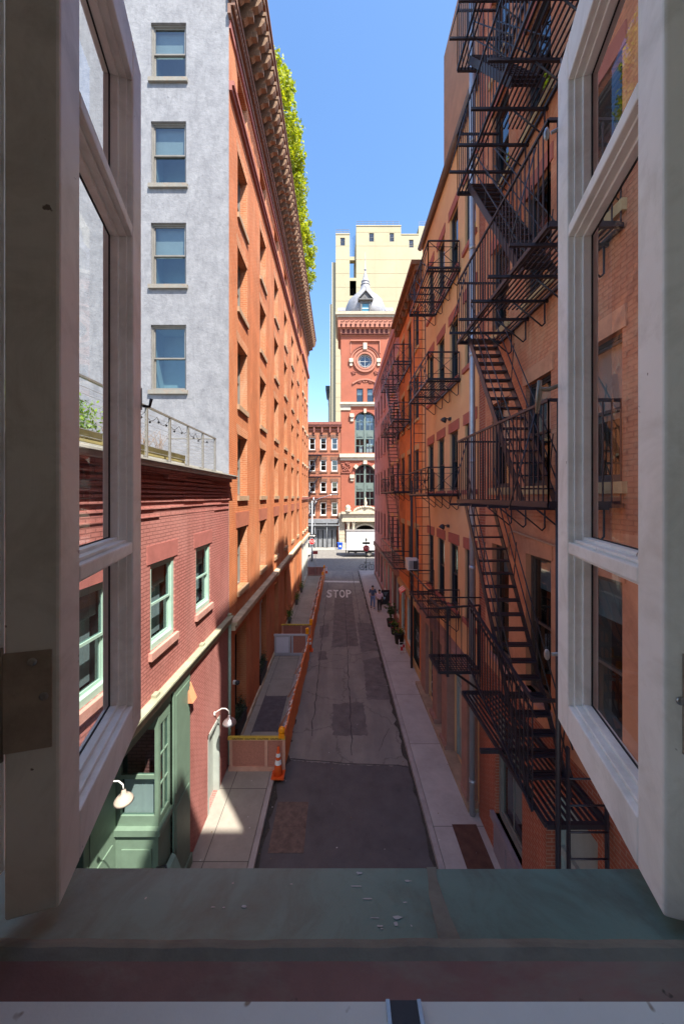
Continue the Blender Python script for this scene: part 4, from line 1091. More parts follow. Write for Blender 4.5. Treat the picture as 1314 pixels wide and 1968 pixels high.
for xx in (3.6, 5.3): one('hood_mould', TRED2, TW, (arch_ring, ft, xx, 27.6, .85, 1.0, 0, .12, 0, PI * .2, PI * .8, 8))
def carving(name, x, z, rx, rz, n, r, mat=CARVE):
    m = MB()
    for k in range(n):
        a = k * 2.4; f = (k / n) ** .5; m.ball(ft.P(x + rx * f * math.cos(a), z + rz * f * math.sin(a), .04), r, 0, 7)
    obj(name, m, mat, TW)
for xx in (3.45, 5.3): carving('carved_panel', xx, 28.35, .4, .38, 12, .14)
for xx in (2.5, 6.3): carving('carved_panel', xx, 29.75, .35, .35, 10, .14)
def blocks(name, *bs):
    m = MB()
    for b in bs: m.fbox(ft, *b)
    obj(name, m, TSTONE, TW)
blocks('keystone', (cx - .32, cx + .32, 33.6, 34.7, 0, .4))
for u in (1.75, 6.4): blocks('corbel_block', (u, u + .65, 31.5, 32.1, 0, .35), (u + .1, u + .55, 30.9, 31.5, 0, .2))
blocks('stone_band', (.2, 8.6, 24.05, 24.35, 0, .25), (.15, 8.65, 24.35, 24.7, 0, .45), (.25, 2.0, 23.4, 24.05, 0, .15))
blocks('corbel_block', (1.85, 2.55, 22.2, 22.8, 0, .4), (1.95, 2.5, 21.5, 22.2, 0, .2))
blocks('keystone', (cx - .22, cx + .22, 22.9, 23.6, 0, .35))
blocks('stone_band', (.2, 8.6, 14.9, 15.4, 0, .2), (.1, 8.7, 15.4, 16.0, 0, .5))
blocks('corbel_block', (1.85, 2.6, 11.9, 12.5, 0, .4), (1.95, 2.5, 11.4, 11.9, 0, .2))
for a in (PI * .5, PI * .78, PI * .22):
    c, s_ = math.cos(a), math.sin(a)
    one('keystone', TSTONE, TW, ('bar', ft.P(cx + 1.7 * c, 12.55 + 1.7 * s_, .2), ft.P(cx + 2.3 * c, 12.55 + 2.3 * s_, .2), .62, .5, 0, (0, 1, 0)))
ATR = paint('dark red arch brick', (.3, .09, .06), .85, .2, 4)
one('arch_trim', ATR, TW, (arch_ring, ft, cx, 12.55, 1.75, 2.15, 0, .14, 0, 0, PI, 18))
one('arch_trim', ATR, TW, (arch_ring, ft, cx, 21.9, 1.75, 2.05, 0, .16, 0, 0, PI, 16, .73))
m = MB()
for k in range(30): m.ball(ft.P(.5 + rnd.random() * 1.5, 13.1 + rnd.random() * 1.4, .05), .16, 0, 6)
m.fbox(ft, .4, 2.1, 12.75, 12.95, 0, .15); obj('carved_capital', m, CARVE, TW)
def big_window(z0, z1, arch, rise):
    m = MB(); u0, u1 = cx - wd, cx + wd
    m.fbox(ft, u0, u0 + .22, z0, z1 - .6, -.5, -.3); m.fbox(ft, u1 - .22, u1, z0, z1 - .6, -.5, -.3); m.fbox(ft, cx - .16, cx + .16, z0, z1 - .06, -.5, -.25)
    zm = z0 + (z1 - z0) * .45
    m.fbox(ft, u0 + .2, u1 - .2, zm - .75, zm + .75, -.5, -.34)
    for s_ in (-1, 1):
        c = cx + s_ * .86; m.fbox(ft, c - .5, c + .5, zm - .4, zm + .35, -.34, -.26); m.fbox(ft, c - .34, c + .34, zm - .25, zm + .2, -.26, -.23)
        for zz in (z0 + (zm - z0) * .4, zm + 2.2): m.fbox(ft, c - .66, c + .66, zz - .06, zz + .06, -.48, -.38)
        m.fbox(ft, c - .04, c + .04, z0, z1 - .9, -.47, -.42)
    arch_ring(m, ft, cx, z1 - rise, wd - .16, wd, -.5, -.3, 0, 0, PI, 16, sy=rise / wd)
    f = obj('arched_window', m, TGREEN, TW)
    m = MB(); m.poly([ft.P(u0 + .1, z0, -.45), ft.P(u1 - .1, z0, -.45), ft.P(u1 - .1, z1 - rise * .3, -.45), ft.P(u0 + .1, z1 - rise * .3, -.45)]); obj('pane', m, WGLASS, f)
big_window(16.2, 23.15, True, 1.25); big_window(7.2, 14.27, True, 1.72)
m = MB()
for z0, z1 in ((16.3, 17.8), (21, 22.2)): m.fbox(ft, cx + .3, cx + 1.3, z0, z1, -.62, -.6); m.fbox(ft, cx - 1.0, cx - .4, z0, z1 - .3, -.62, -.6)
obj('curtain', m, paint('white curtain', (.75, .75, .75), .8, .08), TW)
for u in (3.0, 4.78): sash_window(TW, ft, u, 24.75, 1.1, 2.35, .2, DKFRAME, fw=.08, blind=.45)
m = MB(); arch_ring(m, ft, cx, 31.74, 1.05, 1.22, -.34, -.2, 0, 0, 2 * PI, 24); arch_ring(m, ft, cx, 31.74, .82, .88, -.32, -.22, 0, 0, 2 * PI, 24)
m.fbox(ft, cx - 1.1, cx + 1.1, 31.71, 31.77, -.31, -.24); m.fbox(ft, cx - .03, cx + .03, 30.6, 32.9, -.31, -.24)
for k in range(12):
    a = 2 * PI * k / 12; m.bar(ft.P(cx + .85 * math.cos(a), 31.74 + .85 * math.sin(a), -.27), ft.P(cx + 1.1 * math.cos(a), 31.74 + 1.1 * math.sin(a), -.27), .05)
rw = obj('round_window', m, paint('pale window bars', (.45, .47, .45), .5, .1), TW)
m = MB(); m.poly([ft.P(cx + 1.2 * math.cos(2 * PI * k / 24), 31.74 + 1.2 * math.sin(2 * PI * k / 24), -.3) for k in range(24)]); obj('pane', m, WGLASS, rw)
# corbel table + stone cornice
t = MB(); t.box(.3, 8.55, 59.9, 68, 36.0, 36.15); t.box(.1, 8.75, 59.55, 68, 37.0, 37.15); t.box(-.15, 9.0, 59.2, 68, 37.15, 38.75)
for k in range(11):
    u = .35 + k * .8; t.box(u - .12, u + .2, 59.6, 60, 36.3, 37.0); t.box(u - .04, u + .12, 59.8, 60, 36.1, 36.3)
    t.box(u, u + .42, 59.12, 59.2, 38.05, 38.2); t.box(u + .4, u + .62, 59.1, 59.2, 38.2, 38.3)
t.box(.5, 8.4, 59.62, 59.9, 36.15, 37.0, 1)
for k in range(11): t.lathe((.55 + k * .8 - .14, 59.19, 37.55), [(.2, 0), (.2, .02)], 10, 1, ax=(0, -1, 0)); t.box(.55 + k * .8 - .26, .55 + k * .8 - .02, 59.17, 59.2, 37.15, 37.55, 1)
obj('corbel_table', t, [TRED2, paint('painted corbel shade', (.1, .03, .025), .9, .2)], TW)  # second colour paints in the shade of the gaps and small arches
t = MB(); t.box(-.35, 9.2, 59.0, 68, 38.75, 39.1); t.box(-.55, 9.4, 58.8, 68, 39.1, 39.5); t.box(-.2, 9.05, 59.1, 68, 39.5, 39.75)
obj('cornice', t, paint('grey tan cornice', (.38, .33, .25), .85, .2, 1, .4, 10), TW)
DCX = 4.72
m = MB()
P8 = [(3.55, 39.7), (3.6, 41.2), (3.5, 42.4), (3.1, 43.4), (2.3, 44.25), (1.45, 45.0), (.95, 45.75), (.78, 46.3), (.74, 46.6)]
m.lathe((DCX, 63.4, 0), P8, 32)
obj('dome', m, SLATE, TW)
m = MB(); m.lathe((DCX, 63.4, 0), [(.82, 46.55), (.84, 46.7), (.7, 46.75), (.62, 47.05), (.72, 47.1), (.74, 47.3), (.55, 47.4), (.42, 48.0), (.14, 49.0), (.1, 49.2), (.22, 49.35), (.22, 49.5), (.08, 49.65), (.05, 51.3), (.01, 52.6)], 14)
obj('spire', m, paint('lead finial', (.3, .3, .32), .5, .2), TW)
DX = 4.5; y = 59.55
m = MB()
m.box(DX - .85, DX - .6, y, y + 3, 39.6, 41.8); m.box(DX + .6, DX + .85, y, y + 3, 39.6, 41.8); m.box(DX - .6, DX + .6, y + .1, y + 3, 41.35, 41.8)
m.box(DX - 1.15, DX + 1.15, y - .3, y + 3, 41.8, 41.98)
for a, b in ((-1, 1), (1, -1)):
    m.hexa([(DX + a * 1.28, y - .3, 41.9), (DX + a * 1.28, y + 3, 41.9), (DX, y + 3, 43.3), (DX, y - .3, 43.3), (DX + a * 1.28, y - .3, 42.05), (DX + a * 1.28, y + 3, 42.05), (DX, y + 3, 43.5), (DX, y - .3, 43.5)])
m.poly([(DX - 1.1, y - .05, 41.98), (DX + 1.1, y - .05, 41.98), (DX, y - .05, 43.3)]); m.box(DX - .12, DX + .12, y - .15, y - .05, 42.1, 42.4)
m.tube([(DX, y - .2, 43.4), (DX, y - .2, 43.95)], [.08, .05], n=6); m.ball((DX, y - .2, 43.95), .12, 0, 7)
obj('dormer', m, paint('grey dormer paint', (.11, .11, .11), .6, .15), TW)
m = MB(); m.poly([(DX - .6, y + .2, 39.6), (DX + .6, y + .2, 39.6), (DX + .6, y + .2, 41.35), (DX - .6, y + .2, 41.35)]); m.box(DX - .6, DX + .6, y + .14, y + .19, 40.5, 40.58, 1)
obj('dormer_pane', m, [paint('blue dormer glass', (.06, .2, .27), .08, .1, 1, 0, spec=.8), WHITE], TW)
for sx in (-1, 1):
    m = MB(); x = DCX + sx * 4.2
    m.box(x - .5, x + .5, 62.6, 64.4, 39.7, 41.5); m.hexa([(x - .7, 62.3, 41.5), (x + .7, 62.3, 41.5), (x + .7, 64.7, 41.5), (x - .7, 64.7, 41.5), (x - .7, 63.4, 42.6), (x + .7, 63.4, 42.6), (x + .7, 63.6, 42.6), (x - .7, 63.6, 42.6)])
    obj('dormer', m, SLATE, TW)
# portico
PS = paint('carved portico stone', (.5, .44, .33), .85, .2, 1.5, .5, 14, stain=(.22, .18, .13), stain_amt=.6)
m = MB(); f = ft
m.fbox(f, .5, 8.3, 4.6, 5.0, 0, 1.3); m.fbox(f, .6, 8.2, 5.0, 5.9, 0, 1.15); m.fbox(f, .4, 8.4, 5.9, 6.2, 0, 1.5); m.fbox(f, .3, 2.6, .14, 1.0, 0, 1.3); m.fbox(f, 6.3, 8.4, .14, 1.0, 0, 1.3)
m.fbox(f, .0, 1.0, .14, 6.0, 0, .5)
for k in range(9): m.fbox(f, -.02, 1.02, .6 + k * .6, .68 + k * .6, .5, .53)
for xx in (1.55, 2.4, 6.5, 7.4): m.lathe(f.P(xx, 0, .85), [(.34, 1.0), (.34, 1.15), (.25, 1.25), (.23, 3.8), (.25, 3.9), (.38, 4.5), (.42, 4.6)], 12)
for k in range(15):
    a = PI * k / 14; m.ball(f.P(cx + 1.9 * math.cos(a), 6.2 + .85 * math.sin(a), 1.2), .22, 0, 7)
arch_ring(m, f, cx, 6.2, .1, 1.8, 1.0, 1.2, 0, 0, PI, 12, sy=.45)
m.lathe(f.P(cx, 0, 1.2), [(.3, 6.9), (.35, 7.1), (.15, 7.3), (.3, 7.7), (.1, 8.3), (.02, 8.7)], 10)
for xx in (1.5, 7.2): m.lathe(f.P(xx, 0, 1.2), [(.5, 6.2), (.55, 6.5), (.3, 6.6), (.5, 6.9), (.3, 7.3), (.05, 7.4)], 10)
arch_ring(m, f, cx, 2.3, 1.95, 2.3, -.1, .6, 0, 0, PI, 16, sy=.85); arch_ring(m, f, cx, 2.3, 2.3, 2.9, -.1, .3, 0, 0, PI, 16, sy=.85)
obj('portico', m, PS, TW)
m = MB(); m.fbox(f, 2.7, 6.2, .2, 2.2, -.3, -.2); m.fbox(f, 2.7, 6.2, 2.2, 2.6, -.3, -.15); obj('entrance_door', m, paint('dark green entrance', (.05, .07, .05), .5, .2), TW)
m = MB()
for xx in (3.6, 5.2): m.ball(f.P(xx, 2.7, .3), .2, 0, 8)
obj('globe_lamp', m, paint('opal glass', (.75, .72, .6), .3, .02), TW)

# brick block left of the tower
BB = thing('brick_block', 'four storey brown brick block with white sashes and grey shutters left of the tower', 'building', (.3, 60, 0))
fb = FF(60.1)
BBR = brick('brown facade brick', (.4, .15, .08), (.34, .125, .07), (.4, .22, .14), stain=(.25, .1, .06), stain_amt=.5, mottle=.4)
bx = [-5.05 + 1.9 * k for k in range(-4, 3)]
brow = ((5.55, 7.8), (9.45, 11.3), (13.05, 15.0), (16.7, 18.75))
holes = [(x, x + 1.06, a, c, .2) for x in bx for a, c in brow] + [(-12, -.3, .14, 4.3, .3)]
m = MB(); m.wall(fb, -15, .4, 0, 20.6, holes, .2, 0, 0, 1, .7); m.poly([(-15, 60.1, 20.6), (.4, 60.1, 20.6), (.4, 70, 20.6), (-15, 70, 20.6)]); obj('wall', m, [BBR, DARK], BB)
for x in bx:
    for a, c in brow:
        sash_window(BB, fb, x, a, 1.06, c - a, .1, WHITE, fw=.11, sill=BROWNSTONE, sillh=.22, sillp=.12, silllip=.15, blind=.3 if (int(x * 7) + int(a)) % 3 == 0 else 0)
        m = MB()
        for k in range(4): m.hexa([fb.P(x - .1 + k * .33, c, .0), fb.P(x + .17 + k * .33, c, .0), fb.P(x + .17 + k * .33, c, .1), fb.P(x - .1 + k * .33, c, .1), fb.P(x - .16 + k * .35, c + .55, .0), fb.P(x + .15 + k * .35, c + .55, .0), fb.P(x + .15 + k * .35, c + .55, .1), fb.P(x - .16 + k * .35, c + .55, .1)])
        obj('lintel', m, BROWNSTONE, BB)
m = MB(); m.fbox(fb, -15, .4, 20.0, 20.2, 0, .2); m.fbox(fb, -15, .5, 20.6, 20.9, -.5, .5); m.fbox(fb, -15, .5, 20.9, 21.35, -.5, .62)
for k in range(10):
    x = -12.4 + k * 1.35; m.fbox(fb, x, x + .25, 19.6, 20.6, 0, .42); m.fbox(fb, x + .05, x + .2, 19.2, 19.6, 0, .2)
for a in (15.9, 12.2, 8.5): m.fbox(fb, -15, .4, a, a + .15, 0, .08)
obj('cornice', m, paint('red brown cornice', (.25, .09, .065), .8, .2, 2), BB)
m = MB(); m.fbox(fb, -15, .4, 4.3, 5.0, 0, .5)
for k in range(16): x = -12 + k * .78; m.fbox(fb, x, x + .5, .15, 3.1, -.2, -.08); m.fbox(fb, x + .5, x + .6, .15, 3.2, -.2, -.02)
m.fbox(fb, -12, -.3, 3.1, 3.3, -.2, .05); m.fbox(fb, -12, -.3, 3.3, 4.3, -.28, -.2)
for k in range(6): m.tube([fb.P(-10 + k * 2.0, .14, .9), fb.P(-10 + k * 2.0, 4.3, .9)], .06, n=6)
m.fbox(fb, -12, .1, 3.9, 4.05, .0, 1.1)
obj('shopfront', m, paint('grey shutter paint', (.2, .21, .22), .55, .2, 2, .2, 20), BB)
for z in (8.4, 12.1, 15.8):
    pass
BFE = thing('fire_escape', 'small sunlit fire escape casting shadows on the far brown brick block', 'fire escape', (-6, 60.1, 8))
for i, z in enumerate((8.3, 12.0, 15.7)):
    m = MB()
    for k in range(9): m.bar((-10, 59.1 + k * .12, z), (-2.9 if i else -.3, 59.1 + k * .12, z), .05, .03)
    for k in range(8): m.bar((-9.9 + k, 59.05, z - .03), (-9.9 + k, 60.1, z - .03), .06)
    obj('platform', m, IRON, BFE)
    m = MB(); xe = -2.9 if i else -.3
    for hh in (.5, 1.0): m.bar((-10, 59.05, z + hh), (xe, 59.05, z + hh), .045)
    for k in range(12): x = -10 + (xe + 10) * k / 11; m.bar((x, 59.05, z), (x, 59.05, z + 1), .03)
    obj('railing', m, IRON, BFE)
    if i < 2 or True:
        m = MB()
        for yy in (59.2, 59.75): m.bar((-5.6, yy, z - 3.6), (-3.4, yy, z + .1), .05, .16)
        for k in range(12): t = (k + .5) / 12; m.box(-5.75 + 2.2 * t, -5.45 + 2.2 * t, 59.2, 59.75, z - 3.6 + 3.7 * t - .02, z - 3.6 + 3.7 * t + .02)
        obj('stair', m, IRON, BFE)

# cream building
CB = thing('cream_high_rise', 'tall cream concrete high-rise behind the tower', 'building', (-.8, 90, 0))
fc = FF(90.)
CREAM = paint('cream render', (.4, .35, .225), .85, .1, .12, .2, 3, stain=(.36, .3, .19), stain_amt=.45, stain_scale=.16, stain_stretch=(1, 1, .5))
holes = [(.35, 1.55, 72.6, 74.6, .3), (7.65, 8.9, 73.6, 75.8, .3), (12.85, 14.0, 73.6, 75.8, .3), (17.8, 18.95, 72.1, 74.1, .3)]
for k in range(8): holes.append((2.75, 4.4, 28 + k * 4.55, 31.8 + k * 4.55, 3.))
m = MB(); m.wall(fc, -.8, 2.75, 0, 75.6, holes, .3, 0, 0, 1, .6); m.wall(fc, 4.4, 15.8, 0, 77.7, holes, .3, 0, 0, 1, .6); m.wall(fc, 15.8, 20.3, 0, 75.5, holes, .3, 0, 0, 1, .6); m.wall(fc, 20.3, 30, 0, 77.6, (), .3)
m.wall(fc, 2.75, 4.4, 0, 64.4, [h for h in holes if h[4] > 1], 2.5, 0, 0, 1, .1)
m.fbox(fc, 2.75, 4.4, 69.3, 70.2, -2, -.6); m.fbox(fc, 3.9, 4.4, 64.4, 69.3, -3, -2.2)
m.poly([(2.75, 90, 0), (2.75, 100, 0), (2.75, 100, 75.6), (2.75, 90, 75.6)]); m.poly([(4.4, 90, 0), (4.4, 104, 0), (4.4, 104, 77.7), (4.4, 90, 77.7)])
m.poly([(-.8, 90, 0), (-.8, 100, 0), (-.8, 100, 75.6), (-.8, 90, 75.6)]); m.poly([(-.8, 90, 75.6), (2.75, 90, 75.6), (2.75, 100, 75.6), (-.8, 100, 75.6)])
m.poly([(15.8, 90, 75.5), (15.8, 104, 75.5), (15.8, 104, 77.7), (15.8, 90, 77.7)]); m.poly([(20.3, 90, 75), (20.3, 104, 75), (20.3, 104, 77.6), (20.3, 90, 77.6)])
m.fbox(fc, -.85, 2.8, 75.4, 75.65, 0, .1); m.fbox(fc, 4.35, 15.85, 77.5, 77.75, 0, .1); m.fbox(fc, 15.85, 20.3, 75.3, 75.55, 0, .1)
obj('wall', m, [CREAM, DARK], CB)
m = MB()
for k in range(21): m.fbox(fc, 4.4, 15.8 if k > 19 else 26, 6 + k * 3.5, 6.05 + k * 3.5, 0, .03); m.fbox(fc, -.8, 2.75, 6 + k * 3.5, 6.05 + k * 3.5, 0, .03)
for x in (9.2, 14.6): m.fbox(fc, x, x + .05, 0, 74.5, 0, .025)
obj('panel_joints', m, paint('joint line render', (.4, .34, .21), .9, .15, .5), CB)
m = MB(); m.box(-1.8, -.81, 91, 99, 0, 69); m.box(-2.3, -.82, 91.5, 110, 0, 58.5); obj('rear_wing', m, paint('shaded cream wing', (.4, .36, .25), .85, .1), CB)
for a, b, c, d in ((.35, 1.2, 72.6, 2.0), (7.65, 1.25, 73.6, 2.2), (12.85, 1.15, 73.6, 2.2), (17.8, 1.15, 72.1, 2.0)): sash_window(CB, fc, a, c, b, d, .15, GREYFRAME, fw=.09, cols=2)
for (x0, x1, z) in ((-.8, 2.6, 75.65), (4.5, 15.3, 77.75), (20.4, 26, 77.6)):
    m = MB()
    for hh in (.55, 1.1): m.bar((x0, 90.1, z + hh), (x1, 90.1, z + hh), .07)
    n = int((x1 - x0) / 1.6) + 1
    for k in range(n + 1): x = x0 + (x1 - x0) * k / n; m.bar((x, 90.1, z), (x, 90.1, z + 1.1), .06)
    obj('roof_railing', m, paint('grey railing', (.12, .14, .17), .5, .1), CB)
m = MB(); m.box(8, 10.5, 92, 94, 77.7, 78.6); m.box(15.3, 16.5, 93, 96, 75.5, 77.2); obj('roof_tank', m, CREAM, CB)
m = MB()
for k in range(8): m.bar((2.8 + k * .2, 90.6 + k * .2, 69.8), (2.9 + k * .2, 90.6 + k * .2, 75 + k * .25), .05)
obj('roof_mesh', m, paint('blue netting', (.1, .18, .3), .6, .1), CB)
EB = thing('corniced_building', 'narrow dark corniced facade edge glimpsed left of the cream high-rise', 'building', (-3.2, 105, 0))
m = MB(); m.box(-3.1, -1.6, 105, 115, 0, 39.5)
for z in (12, 20, 28, 36): m.box(-3.2, -1.5, 104.7, 105, z, z + .5)
for x in (-2.9, -2.2): m.lathe((x, 104.8, 0), [(.25, 28.6), (.2, 29), (.2, 35), (.3, 35.9)], 10)
obj('wall', m, paint('pale iron facade', (.45, .42, .34), .8, .15), EB)
m = MB(); m.box(-3.9, -1.4, 104.2, 115, 40.2, 41.4); m.box(-3.5, -1.5, 104.5, 115, 39.5, 40.2); m.box(-3.4, -3.0, 104.4, 105, 38, 39.5); obj('cornice', m, paint('dark green cornice', (.05, .07, .08), .7, .2), EB)

# ------------------------------------------------------------------ vehicles
TK = thing('box_truck', 'white box truck parked across the end of the alley in the sun', 'truck', (1.1, 51, 0))
m = MB(); m.box(1.1, 7.6, 51, 53.4, 1.07, 3.75); obj('cargo_box', m, paint('truck box white', (.8, .8, .79), .45, .04, 1, .03, 10), TK)
m = MB(); m.box(1.06, 1.16, 50.98, 53.42, 1.0, 3.8); m.box(1.1, 7.62, 50.97, 53.43, 3.72, 3.82); m.box(1.1, 7.62, 50.97, 53.43, 1.0, 1.08)
for k in range(40): m.ball((1.3 + k * .16, 50.965, 1.14), .018, 0, 5)
obj('box_trim', m, METAL, TK)
m = MB(); m.box(1.3, 9.4, 51.7, 51.85, .65, .85); m.box(1.3, 9.4, 52.5, 52.65, .65, .85); m.box(1.0, 1.1, 51.1, 53.3, .55, .75); m.box(1.3, 1.5, 51.2, 51.5, .5, 1.0); m.box(2.2, 2.6, 51.15, 51.5, .5, .9)
obj('chassis', m, paint('truck chassis', (.03, .03, .03), .7, .2), TK)
m = MB(); m.box(7.75, 9.0, 51.1, 53.3, .7, 2.6); m.box(9.0, 9.9, 51.2, 53.2, .7, 1.7); m.hexa([(7.75, 51.15, 2.6), (9.0, 51.15, 2.6), (9.0, 53.25, 2.6), (7.75, 53.25, 2.6), (7.8, 51.25, 3.1), (8.7, 51.25, 3.1), (8.7, 53.15, 3.1), (7.8, 53.15, 3.1)]); obj('cab', m, WHITE, TK)
for x in (4.35, 8.6):
    for y in (51.18, 53.0):
        m = MB(); m.lathe((x, y, .45), [(.3, 0), (.42, .0), (.45, .06), (.45, .2), (.42, .25), (.3, .25)], 22, ax=(0, 1, 0)); o = obj('wheel', m, paint('tyre rubber', (.025, .025, .025), .85, .2), TK)
        m = MB(); m.lathe((x, y - .005, .45), [(.1, .02), (.12, -.03), (.2, .04), (.29, .0), (.3, .02)], 18, ax=(0, 1, 0)); obj('rim', m, paint('cream rim', (.6, .58, .5), .5, .05), o)
CA = thing('parked_car', 'white car nose at the left edge of the sunny cross street', 'car', (-6.2, 52, 0))
m = MB(); prof = [(-8.3, .35), (-4.3, .35), (-4.1, .5), (-4.12, .75), (-4.6, .92), (-5.4, 1.0), (-6.1, 1.45), (-7.4, 1.47), (-8.2, 1.05), (-8.4, .8)]
for y in (51.4, 53.1): m.poly([(x, y, z) for x, z in prof])
for (a, b), (c, d) in zip(prof, prof[1:] + prof[:1]): m.poly([(a, 51.4, b), (c, 51.4, d), (c, 53.1, d), (a, 53.1, b)])
obj('body', m, WHITE, CA)
m = MB(); m.poly([(-5.5, 51.39, 1.02), (-6.1, 51.39, 1.38), (-7.3, 51.39, 1.4), (-7.9, 51.39, 1.05)]); m.box(-4.2, -4.08, 51.5, 51.8, .6, .75); obj('side_window', m, DKFRAME, CA)
for x in (-4.95, -7.6):
    for y in (51.35, 52.95):
        m = MB(); m.lathe((x, y, .33), [(.2, 0), (.31, 0), (.33, .04), (.33, .18), (.3, .2)], 18, ax=(0, 1, 0)); o = obj('wheel', m, paint('tyre rubber', (.025, .025, .025), .85, .2), CA)
        m = MB(); m.lathe((x, y - .01, .33), [(.05, 0), (.2, .012)], 14, ax=(0, 1, 0)); obj('rim', m, METAL, o)

# ------------------------------------------------------------------ street furniture
SIGNRED = paint('stop sign red', (.5, .015, .02), .45, .05, 4, 0)
SIGNWHITE = paint('sign white', (.78, .78, .76), .5, .03, 4, 0)
def octagon(mb, c, r, y, m, th=.004):
    pts = [(c[0] + r * math.cos(PI / 8 + k * PI / 4), y, c[1] + r * math.sin(PI / 8 + k * PI / 4)) for k in range(8)]
    mb.poly(pts, m); mb.poly([(p[0], y + th, p[2]) for p in pts], m)
    for p, q in zip(pts, pts[1:] + pts[:1]): mb.poly([p, q, (q[0], y + th, q[2]), (p[0], y + th, p[2])], m)
def stop_sign(label, x, y, zc, r=.38, post=None, extra=None):
    t = thing('stop_sign', label, 'sign', (x, y, 0), 'stop signs at the end of the alley')
    m = MB(); m.tube([(x, y + .03, .1), (x, y + .03, post or zc + r + .7)], .035, n=6); obj('post', m, paint('dark sign post', (.04, .045, .04), .5, .2), t)
    m = MB(); octagon(m, (x, zc), r, y, 0, .006); octagon(m, (x, zc), r * .93, y - .004, 1, .004); o = obj('sign_plate', m, [SIGNWHITE, SIGNRED], t)
    tx = text_obj('STOP', r * .92, SIGNWHITE, o, .003, 1.0, 1.15); tx.rotation_euler = (R(90), 0, 0); tx.location = (0, -.008, zc)
    return t
s1 = stop_sign('shaded red stop sign on a post at the right kerb beside the bicycle', 3.2, 41.4, 2.72, .4, post=3.9)
m = MB(); m.box(2.75, 3.65, 41.38, 41.4, 3.2, 3.46); m.box(3.1, 3.3, 41.385, 41.405, 3.55, 3.9); obj('name_plate', m, paint('dark street sign', (.03, .06, .045), .5, .1), s1)
s2 = stop_sign('bright red stop sign on the lamp post at the left corner', -3.62, 47.6, 2.72, .42, post=3.3)
m = MB(); m.box(-4.25, -3.0, 47.58, 47.6, 3.32, 3.7); o = obj('arrow_plate', m, paint('black sign', (.02, .02, .02), .5, .1), s2)
m = MB(); m.poly([(-4.1, 47.572, 3.46), (-3.4, 47.572, 3.46), (-3.4, 47.572, 3.38), (-3.1, 47.572, 3.51), (-3.4, 47.572, 3.64), (-3.4, 47.572, 3.56), (-4.1, 47.572, 3.56)]); obj('arrow', m, SIGNWHITE, o)
LP = thing('street_lamp', 'tall grey street lamp with long arm at the left corner', 'street lamp', (-3.62, 47.8, 0))
m = MB(); m.lathe((-3.62, 47.8, 0), [(.17, .1), (.15, 1.0), (.1, 1.2), (.075, 8.2)], 10); obj('pole', m, paint('silver pole paint', (.42, .44, .45), .45, .1, metal=.5), LP)
m = MB(); m.tube([(-3.62, 47.8, 8.0), (-2.6, 47.8, 8.55), (-1.3, 47.8, 8.95), (-.8, 47.8, 9.05)], [.06, .05, .045, .04]); m.tube([(-3.62, 47.8, 7.3), (-3.0, 47.8, 8.2)], .02); m.lathe((-3.4, 47.8, 8.2), [(.1, 0), (.12, .15), (.05, .5)], 8); obj('arm', m, METAL, LP)
m = MB(); m.box(-.9, -.2, 47.68, 47.92, 9.0, 9.12); obj('lamp_head', m, METAL, LP)
t = thing('parking_sign', 'small red parking sign on a thin post behind the barricade', 'sign', (-2.55, 38.6, .13))
m = MB(); m.tube([(-2.55, 38.63, .13), (-2.55, 38.63, 2.9)], .025, n=6); obj('post', m, METAL, t)
m = MB(); m.box(-2.85, -2.3, 38.58, 38.6, 2.5, 2.85); obj('sign_plate', m, paint('parking sign red', (.4, .04, .05), .5, .1), t)
# cones
CONE = paint('orange cone plastic', (.72, .1, .015), .45, .1, 5, .1)
def cone(label, x, y, z0, h):
    t = thing('traffic_cone', label, 'cone', (x, y, z0), 'orange traffic cones')
    m = MB(); m.box(x - h * .22, x + h * .22, y - h * .22, y + h * .22, z0, z0 + h * .05); r = lambda f: h * (.17 - .135 * f)
    m.lathe((x, y, z0), [(r(f), h * f) for f in (.05, .3, .31, .5, .51, .6, .61, .8, .81, 1.)], 16)
    obj('body', m, CONE, t)
    m = MB()
    for a, b in ((.42, .58), (.68, .8)): m.lathe((x, y, z0), [(r(a) + .004, h * a), (r(b) + .004, h * b)], 16, close=False)
    obj('stripe', m, SIGNWHITE, t)
cone('large striped orange cone standing at the near end of the orange barricade', -1.88, 11.0, .13, .88)
cone('orange cone wedged in the gap of the barricade beside the grey gate', -1.66, 20.2, .0, .9)
cone('small distant orange cone beyond the far end of the barricade', -1.42, 40.6, .0, .75)
